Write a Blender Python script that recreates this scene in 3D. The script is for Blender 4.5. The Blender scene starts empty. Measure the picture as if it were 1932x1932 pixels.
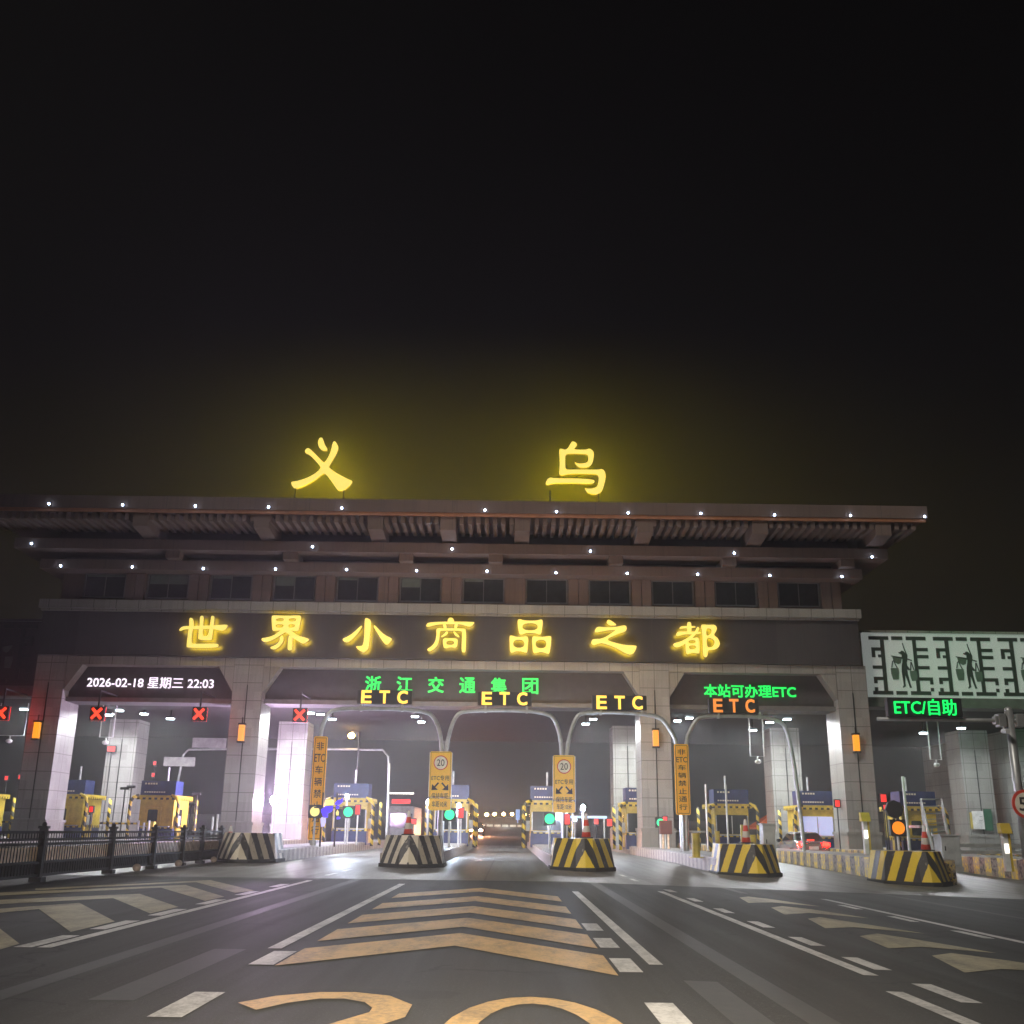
import bpy, bmesh, math, random
from mathutils import Vector, Matrix
from mathutils.geometry import tessellate_polygon
random.seed(7)
D = bpy.data
SC = bpy.context.scene
COL = SC.collection

# ------------------------------------------------------------------ camera, sky, fill sun, exposure
PITCH, ROLL, FOC, CAMH = math.radians(17.05), math.radians(0.75), 1960.0, 1.25   # FOC in units of a 1932 px wide frame
cam = D.objects.new('camera', D.cameras.new('camera'))
COL.objects.link(cam)
SC.camera = cam
cam.data.sensor_width = 36.0
cam.data.lens = 36.0 * FOC / 1932.0
cam.data.clip_start, cam.data.clip_end = 0.05, 6000
cam.location = (0, 0, CAMH)
cam.rotation_mode = 'QUATERNION'
cam.rotation_quaternion = (Matrix.Rotation(math.pi / 2 + PITCH, 4, 'X') @ Matrix.Rotation(ROLL, 4, 'Z')).to_quaternion()

world = D.worlds.new('World')
SC.world = world
world.use_nodes = True
wn = world.node_tree.nodes
bg = wn['Background']
tc = wn.new('ShaderNodeTexCoord')
sep = wn.new('ShaderNodeSeparateXYZ')
ramp = wn.new('ShaderNodeValToRGB')
world.node_tree.links.new(tc.outputs['Generated'], sep.inputs[0])
world.node_tree.links.new(sep.outputs['Z'], ramp.inputs[0])
ramp.color_ramp.elements[0].position = 0.0
ramp.color_ramp.elements[0].color = (0.0016, 0.0014, 0.0014, 1)      # town glow low over the horizon
ramp.color_ramp.elements[1].position = 0.75
ramp.color_ramp.elements[1].color = (0.0003, 0.0003, 0.0005, 1)
world.node_tree.links.new(ramp.outputs[0], bg.inputs[0])
bg.inputs[1].default_value = 1.0

sun = D.objects.new('moonlight', D.lights.new('moonlight', 'SUN'))  # warm sun added in place of unseen lamps behind the camera
COL.objects.link(sun)
sun.data.energy = 1.5
sun.data.angle = math.radians(8)
sun.data.color = (1.0, 0.92, 0.83)
sun.rotation_euler = Vector((1.0, 1.0, -1.10)).to_track_quat('-Z', 'Y').to_euler()

SC.view_settings.view_transform = 'Standard'
SC.view_settings.look = 'None'
SC.view_settings.exposure = 0.0
SC.view_settings.gamma = 1.0
SC.cycles.use_denoising = True
SC.cycles.max_bounces = 6
SC.cycles.diffuse_bounces = 3
SC.cycles.volume_bounces = 0
SC.cycles.sample_clamp_indirect = 4.0
SC.cycles.caustics_reflective = False
SC.cycles.caustics_refractive = False

# ------------------------------------------------------------------ measuring helpers: where a sight line meets a plane of the place
def ray(px, py):
    dx, dy = px - 966, py - 966
    x = dx * math.cos(ROLL) + dy * math.sin(ROLL)
    y = -dx * math.sin(ROLL) + dy * math.cos(ROLL)
    u, v = x / FOC, y / FOC
    return u, math.cos(PITCH) + v * math.sin(PITCH), math.sin(PITCH) - v * math.cos(PITCH)
def W(px, py, Y):
    r = ray(px, py); t = Y / r[1]
    return Vector((r[0] * t, Y, CAMH + r[2] * t))
def gz(x, y=0.0):
    k = min(1.0, max(0.0, (y - 36) / 14.0))                        # the cross fall eases off towards the gate
    z = -(0.024 - 0.019 * k) * max(0.0, min(x, 34.0) - 1.5)
    if y > 95: z += 0.020 * min(y - 95, 260)
    return z
def G(px, py):
    z = 0.0; r = ray(px, py)
    for _ in range(25):
        t = (z - CAMH) / r[2]; z = gz(r[0] * t)
    t = (z - CAMH) / r[2]
    return Vector((r[0] * t, r[1] * t, z))

# ------------------------------------------------------------------ materials
def newmat(name):
    m = D.materials.new(name); m.use_nodes = True
    nt = m.node_tree
    return m, nt, nt.nodes['Principled BSDF']
def paint(name, col, rough=0.5, metal=0.0, var=0.18, scale=2.5, bump=0.0, bscale=60.0, dirt=0.0):
    m, nt, b = newmat(name)
    b.inputs['Roughness'].default_value = rough
    b.inputs['Metallic'].default_value = metal
    t = nt.nodes.new('ShaderNodeTexCoord')
    n = nt.nodes.new('ShaderNodeTexNoise'); n.inputs['Scale'].default_value = scale; n.inputs['Detail'].default_value = 6
    r = nt.nodes.new('ShaderNodeValToRGB')
    nt.links.new(t.outputs['Object'], n.inputs['Vector'])
    nt.links.new(n.outputs['Fac'], r.inputs[0])
    r.color_ramp.elements[0].position = 0.3; r.color_ramp.elements[1].position = 0.7
    lo, hi = 1 - var - dirt, 1 + var
    r.color_ramp.elements[0].color = (*[max(0, c * lo) for c in col], 1)
    r.color_ramp.elements[1].color = (*[min(1, c * hi) for c in col], 1)
    nt.links.new(r.outputs[0], b.inputs['Base Color'])
    if bump:
        n2 = nt.nodes.new('ShaderNodeTexNoise'); n2.inputs['Scale'].default_value = bscale; n2.inputs['Detail'].default_value = 4
        bp = nt.nodes.new('ShaderNodeBump'); bp.inputs['Strength'].default_value = bump; bp.inputs['Distance'].default_value = 0.02
        nt.links.new(t.outputs['Object'], n2.inputs['Vector'])
        nt.links.new(n2.outputs['Fac'], bp.inputs['Height']); nt.links.new(bp.outputs[0], b.inputs['Normal'])
    return m
def emit(name, col, s, base=(0.05, 0.05, 0.05)):
    m, nt, b = newmat(name)
    b.inputs['Base Color'].default_value = (*base, 1)
    b.inputs['Roughness'].default_value = 0.4
    b.inputs['Emission Color'].default_value = (*col, 1)
    b.inputs['Emission Strength'].default_value = s
    return m
def mth(nt, op, a, b=None):
    n = nt.nodes.new('ShaderNodeMath'); n.operation = op
    for i, v in enumerate((a, b)):
        if v is None: continue
        if isinstance(v, (int, float)): n.inputs[i].default_value = v
        else: nt.links.new(v, n.inputs[i])
    return n.outputs[0]
def mixc(nt, f, c1, c2):
    n = nt.nodes.new('ShaderNodeMix'); n.data_type = 'RGBA'
    for i, v in ((0, f), (6, c1), (7, c2)):
        if isinstance(v, (int, float)): n.inputs[i].default_value = v
        elif isinstance(v, tuple): n.inputs[i].default_value = (*v, 1)
        else: nt.links.new(v, n.inputs[i])
    return n.outputs[2]
def noise(nt, vec, scale, detail=5, rough=0.55):
    n = nt.nodes.new('ShaderNodeTexNoise'); n.inputs['Scale'].default_value = scale
    n.inputs['Detail'].default_value = detail; n.inputs['Roughness'].default_value = rough
    nt.links.new(vec, n.inputs['Vector']); return n.outputs['Fac']
def stripes(name, fn, period, ca, cb, wear=0.45, rough=0.55, duty=0.5, worn=(0.20, 0.18, 0.15)):
    """two paint colours alternating along a coordinate, scuffed by noise"""
    m, nt, b = newmat(name)
    t = nt.nodes.new('ShaderNodeTexCoord'); s = nt.nodes.new('ShaderNodeSeparateXYZ')
    nt.links.new(t.outputs['Object'], s.inputs[0])
    c = fn(nt, s.outputs)
    wob = mth(nt, 'MULTIPLY', mth(nt, 'SUBTRACT', noise(nt, t.outputs['Object'], 9), 0.5), 0.05)
    f = mth(nt, 'FRACT', mth(nt, 'DIVIDE', mth(nt, 'ADD', mth(nt, 'ADD', c, wob), 300.0 * period), period))
    k = mth(nt, 'GREATER_THAN', f, duty)
    col = mixc(nt, k, ca, cb)
    w = mth(nt, 'MULTIPLY', mth(nt, 'GREATER_THAN', noise(nt, t.outputs['Object'], 5.0, 8, 0.7), 1.0 - wear), 0.75)
    col = mixc(nt, w, col, worn)
    g = noise(nt, t.outputs['Object'], 1.7)
    col = mixc(nt, mth(nt, 'MULTIPLY', g, 0.35), col, (0.05, 0.045, 0.04))
    nt.links.new(col, b.inputs['Base Color']); b.inputs['Roughness'].default_value = rough
    return m
def cladding(name, col, course=1.05, half=0.0, joint=0.017, jc=(0.075, 0.07, 0.064), var=0.12, rough=0.45, vx=None):
    """stone slabs: dark joints by courses up the wall, and by a step across"""
    m, nt, b = newmat(name)
    t = nt.nodes.new('ShaderNodeTexCoord'); s = nt.nodes.new('ShaderNodeSeparateXYZ')
    nt.links.new(t.outputs['Object'], s.inputs[0])
    def line(o, step):
        f = mth(nt, 'FRACT', mth(nt, 'ADD', mth(nt, 'DIVIDE', o, step), 50.0))
        d = mth(nt, 'ABSOLUTE', mth(nt, 'SUBTRACT', f, 0.5))
        return mth(nt, 'GREATER_THAN', d, 0.5 - joint / step)
    ge = nt.nodes.new('ShaderNodeNewGeometry'); gs = nt.nodes.new('ShaderNodeSeparateXYZ')
    nt.links.new(ge.outputs['Normal'], gs.inputs[0])
    k = line(s.outputs['Z'], course)
    if vx:
        front = mth(nt, 'GREATER_THAN', mth(nt, 'ABSOLUTE', gs.outputs['Y']), 0.5)
        k = mth(nt, 'MAXIMUM', k, mth(nt, 'MULTIPLY', line(s.outputs['X'], vx), front))
        k = mth(nt, 'MAXIMUM', k, mth(nt, 'MULTIPLY', line(s.outputs['Y'], vx * 1.45), mth(nt, 'SUBTRACT', 1.0, front)))
    n = noise(nt, t.outputs['Object'], 0.9)
    cb = nt.nodes.new('ShaderNodeCombineXYZ')
    nt.links.new(mth(nt, 'FLOOR', mth(nt, 'ADD', mth(nt, 'DIVIDE', s.outputs['X'], vx or 3.0), 50.5)), cb.inputs[0])
    nt.links.new(mth(nt, 'FLOOR', mth(nt, 'ADD', mth(nt, 'DIVIDE', s.outputs['Y'], (vx or 3.0) * 1.45), 50.5)), cb.inputs[1])
    nt.links.new(mth(nt, 'FLOOR', mth(nt, 'ADD', mth(nt, 'DIVIDE', s.outputs['Z'], course), 50.5)), cb.inputs[2])
    wnz = nt.nodes.new('ShaderNodeTexWhiteNoise'); nt.links.new(cb.outputs[0], wnz.inputs['Vector'])
    n = mth(nt, 'ADD', mth(nt, 'MULTIPLY', n, 0.55), mth(nt, 'MULTIPLY', wnz.outputs['Value'], 0.45))
    c = mixc(nt, n, tuple(x * (1 - 2.6 * var) for x in col), tuple(min(1, x * (1 + 1.3 * var)) for x in col))
    # rain streaks running down the stone
    mp = nt.nodes.new('ShaderNodeMapping'); mp.inputs['Scale'].default_value = (5, 5, 0.25)
    nt.links.new(t.outputs['Object'], mp.inputs[0])
    st = mth(nt, 'MULTIPLY', mth(nt, 'GREATER_THAN', noise(nt, mp.outputs[0], 1.0, 3), 0.58), 0.24)
    c = mixc(nt, st, c, tuple(x * 0.5 for x in col))
    c = mixc(nt, k, c, jc)
    nt.links.new(c, b.inputs['Base Color']); b.inputs['Roughness'].default_value = rough
    return m

M = {}
M['stone'] = cladding('pale stone cladding', (0.27, 0.27, 0.25), 1.05, vx=0.89/1.0)
M['stone_plain'] = cladding('pale stone coping', (0.25, 0.245, 0.22), 30.0, vx=1.35, joint=0.02)
M['granite'] = cladding('dark granite cladding', (0.058, 0.055, 0.052), 30.0, vx=3.0, joint=0.008, rough=0.3, var=0.2)
M['brown'] = cladding('brown render', (0.15, 0.105, 0.084), 30.0, vx=4.2, joint=0.02, rough=0.7, jc=(0.09, 0.07, 0.06))
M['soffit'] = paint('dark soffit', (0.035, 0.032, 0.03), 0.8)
M['recess'] = paint('dark recessed panel', (0.045, 0.043, 0.042), 0.6)
M['glass'] = paint('dark glazing', (0.02, 0.026, 0.026), 0.08, var=0.3)
M['window_frame'] = paint('grey window frame', (0.12, 0.12, 0.115), 0.5)
M['steel'] = paint('galvanised steel', (0.42, 0.43, 0.42), 0.42, 0.55)
M['white_metal'] = paint('white painted steel', (0.66, 0.67, 0.66), 0.4, 0.0, dirt=0.1)
M['grey_metal'] = paint('grey painted cabinet', (0.36, 0.38, 0.385), 0.45, 0.0, dirt=0.1)
M['black'] = paint('black paint', (0.007, 0.007, 0.008), 0.75)
M['dark_metal'] = paint('dark sign housing', (0.03, 0.03, 0.032), 0.5)
M['yellow'] = paint('yellow booth paint', (0.56, 0.41, 0.05), 0.4, dirt=0.12)
M['blue'] = paint('blue booth paint', (0.018, 0.030, 0.125), 0.4, dirt=0.15)
M['orange_sign'] = paint('orange reflective sheet', (1.0, 0.48, 0.015), 0.35, dirt=0.0, var=.04)
M['amber_sign'] = paint('amber reflective sheet', (1.0, 0.58, 0.02), 0.35, dirt=0.0, var=.04)
M['white_sheet'] = paint('white reflective sheet', (0.78, 0.72, 0.58), 0.35)
M['red_sheet'] = paint('red reflective sheet', (0.62, 0.06, 0.03), 0.35)
M['sign_black'] = paint('black sign lettering', (0.03, 0.025, 0.02), 0.5)
M['bollard'] = paint('olive yellow bollard paint', (0.45, 0.36, 0.05), 0.5, dirt=0.2)
M['cone_red'] = paint('red cone plastic', (0.75, 0.07, 0.03), 0.45)
M['rubber'] = paint('black rubber', (0.02, 0.02, 0.02), 0.8)
M['tent'] = paint('orange tent canvas', (0.75, 0.16, 0.05), 0.7)
M['beige'] = paint('beige reflective strip', (0.92, 0.66, 0.46), 0.5, dirt=0.25, scale=6)
M['pale_block'] = paint('pale concrete foot', (0.42, 0.34, 0.29), 0.8, dirt=0.2)
M['board'] = emit('white screen board with added glow', (0.80, 0.86, 0.83), 0.20, (0.42, 0.43, 0.42))  # low glow added in place of light falling on the board
M['lattice_dark'] = paint('dark lattice metal', (0.035, 0.042, 0.038), 0.6)
M['lattice_mid'] = paint('grey green basket metal', (0.10, 0.13, 0.11), 0.6)
M['island_top'] = paint('grey concrete', (0.30, 0.295, 0.28), 0.75, dirt=0.15, bump=0.2)
M['silver'] = paint('silver car paint', (0.50, 0.50, 0.50), 0.22, 0.75, var=0.03)
M['car_glass'] = paint('car window glass', (0.015, 0.017, 0.018), 0.05)
M['plate'] = paint('white number plate', (0.7, 0.7, 0.68), 0.4)
YB = ((0.025, 0.023, 0.022), (0.74, 0.53, 0.03))
WB = ((0.025, 0.025, 0.027), (0.62, 0.56, 0.45))
def chev(nt, o):
    q = mth(nt, 'ADD', mth(nt, 'MULTIPLY', mth(nt, 'ABSOLUTE', o['X']), 0.72), mth(nt, 'MULTIPLY', o['Y'], 0.55))
    return mth(nt, 'SUBTRACT', q, mth(nt, 'MULTIPLY', mth(nt, 'SUBTRACT', 1.05, o['Z']), 0.30))
def along_y(nt, o): return o['Y']
def guard(nt, o): return mth(nt, 'ADD', o['Z'], mth(nt, 'MULTIPLY', o['X'], 0.9))
def along_z(nt, o): return o['Z']
def diag(nt, o): return mth(nt, 'ADD', o['X'], mth(nt, 'MULTIPLY', o['Y'], 1.0))
M['bump_y'] = stripes('yellow and black crash block paint', chev, 0.56, *YB, wear=0.36)
M['bump_w'] = stripes('cream and black crash block paint', chev, 0.48, *WB, wear=0.40)
M['kerb_y'] = stripes('worn yellow and black kerb paint', along_y, 1.1, *YB, wear=0.52, worn=(0.30, 0.25, 0.2))
M['kerb_w'] = stripes('worn white and black kerb paint', along_y, 0.9, (0.10, 0.09, 0.085), (0.55, 0.49, 0.43), wear=0.55, worn=(0.36, 0.31, 0.28))
M['guard'] = stripes('yellow and black guard rail paint', guard, 0.56, *YB, wear=0.3)
M['trim'] = stripes('yellow and black trim tape', diag, 0.36, *YB, wear=0.25)
M['arm'] = stripes('red and white barrier paint', diag, 0.8, (0.65, 0.06, 0.04), (0.7, 0.7, 0.68), wear=0.25)
M['cone'] = stripes('red and white cone bands', along_z, 0.42, (0.72, 0.06, 0.03), (0.75, 0.73, 0.7), wear=0.2)
M['letter_face'] = emit('yellow letter face', (1.0, 0.80, 0.17), 1.0, (0.4, 0.3, 0.05))
M['letter_side'] = emit('glowing letter edge', (1.0, 0.62, 0.04), 0.16)
M['roof_letter_glow'] = emit('hidden yellow letter glow', (1.0, 0.78, 0.004), 4800.0)  # emitter added behind the roof letters to make their glow in the air
M['roof_letter_glow2'] = emit('hidden yellow letter glow on wall', (1.0, 0.66, 0.02), 19.0)
M['green'] = emit('green led', (0.0, 1.0, 0.12), 1.3)
M['green_hot'] = emit('bright green led', (0.0, 1.0, 0.13), 1.6)
M['white_led'] = emit('lilac white led', (1.0, 0.86, 1.0), 1.6)
M['amber_led'] = emit('amber led', (1.0, 0.60, 0.07), 1.9)
M['orange_led'] = emit('orange led', (1.0, 0.30, 0.04), 1.1)
M['added_glow_green'] = emit('added green glow', (0.0, 1.0, 0.10), 9.0)  # green, amber and red emitters added behind signs and signals for glow
M['added_glow_amber'] = emit('added amber glow', (1.0, 0.50, 0.04), 85.0)
M['added_glow_red'] = emit('added red glow', (1.0, 0.02, 0.01), 13.0)
M['red_led'] = emit('red led', (1.0, 0.045, 0.012), 2.2)
M['red_dim'] = emit('small red led', (1.0, 0.015, 0.008), 1.4)
M['flood'] = emit('cool white floodlight lens', (0.75, 0.92, 1.0), 30.0)
M['spot'] = emit('cool white roof spot lens', (0.55, 0.70, 1.0), 40.0)
M['lantern'] = emit('amber lantern panel', (1.0, 0.34, 0.004), 1.25)
M['blue_led'] = emit('violet blue led', (0.07, 0.03, 1.0), 1.3)
M['yellow_led'] = emit('pale yellow led', (1.0, 0.85, 0.25), 1.2)
M['lilac_led'] = emit('pale lilac led', (0.6, 0.55, 1.0), 1.1)
M['strobe'] = emit('violet white strobe lens', (0.88, 0.62, 1.0), 4600.0)
M['strobe_blue'] = emit('blue white strobe lens', (0.68, 0.78, 1.0), 5000.0)
M['tail'] = emit('red tail lamp', (1.0, 0.0008, 0.0004), 260.0)
M['headlamp'] = emit('white head lamp', (1.0, 0.40, 0.20), 5500.0)
M['sodium'] = emit('warm street lamp lens', (1.0, 0.60, 0.18), 60.0)
M['amber_lamp'] = emit('orange warning lamp lens', (1.0, 0.24, 0.003), 1.3)
M['booth_light'] = emit('lit booth interior', (0.50, 0.56, 1.0), 0.62, (0.4, 0.4, 0.5))
M['white_strip'] = emit('white light strip', (1.0, 0.95, 0.85), 3.0)

# ------------------------------------------------------------------ mesh builder
class MB:
    def __init__(s): s.v, s.f = [], []
    def add(s, vs, fs):
        k = len(s.v); s.v += [Vector(p) for p in vs]; s.f += [tuple(i + k for i in f) for f in fs]; return s
    def bx(s, x0, x1, y0, y1, z0, z1):
        return s.add([(x0,y0,z0),(x1,y0,z0),(x1,y1,z0),(x0,y1,z0),(x0,y0,z1),(x1,y0,z1),(x1,y1,z1),(x0,y1,z1)],
                     [(0,3,2,1),(4,5,6,7),(0,1,5,4),(1,2,6,5),(2,3,7,6),(3,0,4,7)])
    def box(s, c, d): return s.bx(c[0]-d[0]/2, c[0]+d[0]/2, c[1]-d[1]/2, c[1]+d[1]/2, c[2]-d[2]/2, c[2]+d[2]/2)
    def obox(s, p0, p1, w, h):
        """bar from p0 to p1, w wide and h high"""
        p0, p1 = Vector(p0), Vector(p1); d = (p1 - p0).normalized()
        up = Vector((0,0,1)) if abs(d.z) < 0.9 else Vector((0,1,0))
        a = d.cross(up).normalized() * (w/2); b = a.cross(d).normalized() * (h/2)
        vs = [p + q for p in (p0, p1) for q in (-a-b, a-b, a+b, -a+b)]
        return s.add(vs, [(0,1,2,3),(7,6,5,4),(0,4,5,1),(1,5,6,2),(2,6,7,3),(3,7,4,0)])
    def tube(s, pts, r, n=10):
        pts = [Vector(p) for p in pts]; rr = r if isinstance(r, (list, tuple)) else [r]*len(pts)
        k = len(s.v); ref = None
        for i, p in enumerate(pts):
            d = (pts[min(i+1, len(pts)-1)] - pts[max(i-1, 0)]).normalized()
            if ref is None: ref = Vector((0,1,0)) if abs(d.y) < 0.9 else Vector((1,0,0))
            a = d.cross(ref).normalized(); b = d.cross(a).normalized(); ref = a.cross(d)*-1 if False else ref
            for j in range(n):
                t = 2*math.pi*j/n
                s.v.append(p + (a*math.cos(t) + b*math.sin(t))*rr[i])
        for i in range(len(pts)-1):
            for j in range(n):
                s.f.append((k+i*n+j, k+i*n+(j+1)%n, k+(i+1)*n+(j+1)%n, k+(i+1)*n+j))
        s.f.append(tuple(k+j for j in range(n))[::-1]); s.f.append(tuple(k+(len(pts)-1)*n+j for j in range(n)))
        return s
    def ball(s, c, r, n=10, m=6, sq=(1,1,1)):
        c = Vector(c); k = len(s.v)
        for i in range(1, m):
            a = math.pi*i/m
            for j in range(n):
                t = 2*math.pi*j/n
                s.v.append(c + Vector((r*sq[0]*math.sin(a)*math.cos(t), r*sq[1]*math.sin(a)*math.sin(t), r*sq[2]*math.cos(a))))
        top = len(s.v); s.v.append(c + Vector((0,0,r*sq[2]))); bot = len(s.v); s.v.append(c - Vector((0,0,r*sq[2])))
        for i in range(m-2):
            for j in range(n): s.f.append((k+i*n+j, k+(i+1)*n+j, k+(i+1)*n+(j+1)%n, k+i*n+(j+1)%n))
        for j in range(n):
            s.f.append((top, k+j, k+(j+1)%n)); s.f.append((bot, k+(m-2)*n+(j+1)%n, k+(m-2)*n+j))
        return s
    def loft(s, rings):
        n = len(rings[0]); k = len(s.v)
        for r in rings: s.v += [Vector(p) for p in r]
        for i in range(len(rings)-1):
            for j in range(n): s.f.append((k+i*n+j, k+i*n+(j+1)%n, k+(i+1)*n+(j+1)%n, k+(i+1)*n+j))
        s.f.append(tuple(k+j for j in range(n))[::-1]); s.f.append(tuple(k+(len(rings)-1)*n+j for j in range(n)))
        return s
    def shape(s, loops, y0, y1, front=True, sides=True, back=True):
        """outline loops of (x,z), first one outer, given front y0 and back y1"""
        loops = [[Vector((p[0], p[1], 0)) for p in l] for l in loops]
        tris = tessellate_polygon(loops)
        flat = [p for l in loops for p in l]; k = len(s.v); n = len(flat)
        s.v += [Vector((p.x, y0, p.y)) for p in flat] + [Vector((p.x, y1, p.y)) for p in flat]
        for t in tris:
            a, b, c = (flat[i] for i in t)
            t = t if (b-a).cross(c-a).z > 0 else t[::-1]
            if front: s.f.append(tuple(k+i for i in t))
            if back: s.f.append(tuple(k+n+i for i in t[::-1]))
        if sides:
            o = 0
            for l in loops:
                for i in range(len(l)): s.f.append((k+o+i, k+o+(i+1)%len(l), k+n+o+(i+1)%len(l), k+n+o+i))
                o += len(l)
        return s
    def disc(s, c, r, y0, y1, n=28):
        return s.shape([[(c[0]+r*math.cos(2*math.pi*i/n), c[1]+r*math.sin(2*math.pi*i/n)) for i in range(n)]], y0, y1)

def link(name, mb, mat, parent=None, smooth=False, bevel=0.0):
    """one mesh object; with a parent the vertices are given in the place's own coordinates and made local"""
    org = Vector((0,0,0)); p = parent
    while p is not None: org += p.location; p = p.parent
    me = D.meshes.new(name)
    me.from_pydata([tuple(v - org) for v in mb.v], [], mb.f)
    bm = bmesh.new(); bm.from_mesh(me); bmesh.ops.recalc_face_normals(bm, faces=bm.faces)
    if bevel:
        bmesh.ops.bevel(bm, geom=[e for e in bm.edges if len(e.link_faces) == 2 and e.calc_face_angle(0) > 0.6], offset=bevel, segments=2, affect='EDGES', profile=0.6)
    bm.to_mesh(me); bm.free()
    me.materials.append(M[mat] if isinstance(mat, str) else mat)
    if smooth:
        for q in me.polygons: q.use_smooth = True
    o = D.objects.new(name, me); COL.objects.link(o)
    if parent is not None: o.parent = parent
    return o
def thing(name, label, cat, loc=(0,0,0), group=None):
    o = D.objects.new(name, None); COL.objects.link(o); o.location = loc; o.empty_display_size = 0.2
    return tag(o, label, cat, group)
def tag(o, label, cat, group=None):
    o['label'] = label; o['category'] = cat
    if group: o['group'] = group
    return o
def single(name, mb, mat, label, cat, group=None, loc=None, **k):
    """a thing that is one mesh, with its origin at its base"""
    if loc is None:
        n = len(mb.v); loc = Vector((sum(v.x for v in mb.v)/n, sum(v.y for v in mb.v)/n, min(v.z for v in mb.v)))
    for v in mb.v: v -= Vector(loc)
    o = link(name, mb, mat, **k); o.location = loc
    return tag(o, label, cat, group)
def structure(name, mb, mat, **k):
    o = link(name, mb, mat, **k); o['kind'] = 'structure'; return o
def copy_tree(o, parent=None):
    c = o.copy(); COL.objects.link(c); c.parent = parent
    for ch in list(o.children): copy_tree(ch, c)
    return c
def lamp(kind, parent, at, energy, col, name='bulb', aim=None, cone=150, blend=0.6, size=0.12):
    l = D.lights.new(name, kind); l.energy = energy; l.color = col
    if kind == 'SPOT': l.spot_size = math.radians(cone); l.spot_blend = blend
    l.shadow_soft_size = size
    o = D.objects.new(name, l); COL.objects.link(o); o.parent = parent
    org = parent.location if parent else Vector((0,0,0))
    o.location = Vector(at) - org
    if aim is not None: o.rotation_euler = (Vector(aim) - Vector(at)).to_track_quat('-Z', 'Y').to_euler()
    return o

# writing in the bundled interface typeface, as real mesh
_glyph = {}
def text_mb(body, x0, x1, z0, z1, y, thick=0.02, bold=0.0, sx=None):
    """mesh lettering that fills the rectangle x0..x1, z0..z1, facing the road (-y)"""
    key = body
    if key not in _glyph:
        cu = D.curves.new('lettering', 'FONT'); cu.body = body; cu.size = 1.0; cu.resolution_u = 3
        ob = D.objects.new('lettering', cu); COL.objects.link(ob)
        dg = bpy.context.evaluated_depsgraph_get(); dg.update()
        me = D.meshes.new_from_object(ob.evaluated_get(dg))
        _glyph[key] = ([v.co.copy() for v in me.vertices], [tuple(p.vertices) for p in me.polygons])
        D.objects.remove(ob); D.meshes.remove(me); D.curves.remove(cu)
    vs, fs = _glyph[key]
    mb = MB()
    if not vs: return mb
    ax0, ax1 = min(v.x for v in vs), max(v.x for v in vs); az0, az1 = min(v.y for v in vs), max(v.y for v in vs)
    def t(v): return (x0 + (v.x-ax0)/(ax1-ax0)*(x1-x0), y, z0 + (v.y-az0)/(az1-az0)*(z1-z0))
    if bold:
        e = bold*(z1-z0)*0.8
        for i, (dx, dz) in enumerate(((-e,-e),(e,-e),(-e,e),(e,e))):
            mb.add([(p[0]+dx, p[1]-.0015*(i+1), p[2]+dz) for p in map(t, vs)], fs)
    pts = [t(v) for v in vs]; k0 = len(mb.v)
    mb.add(pts, fs)
    n = len(pts); edge = {}
    for f in fs:
        for i in range(len(f)):
            e = (f[i], f[(i+1) % len(f)]); edge[e] = 1
    k = len(mb.v); mb.v += [Vector((p[0], y + thick, p[2])) for p in pts]
    for (a, b) in edge:
        if (b, a) not in edge: mb.f.append((a + k0, b + k0, b + k, a + k))
    return mb

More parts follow.
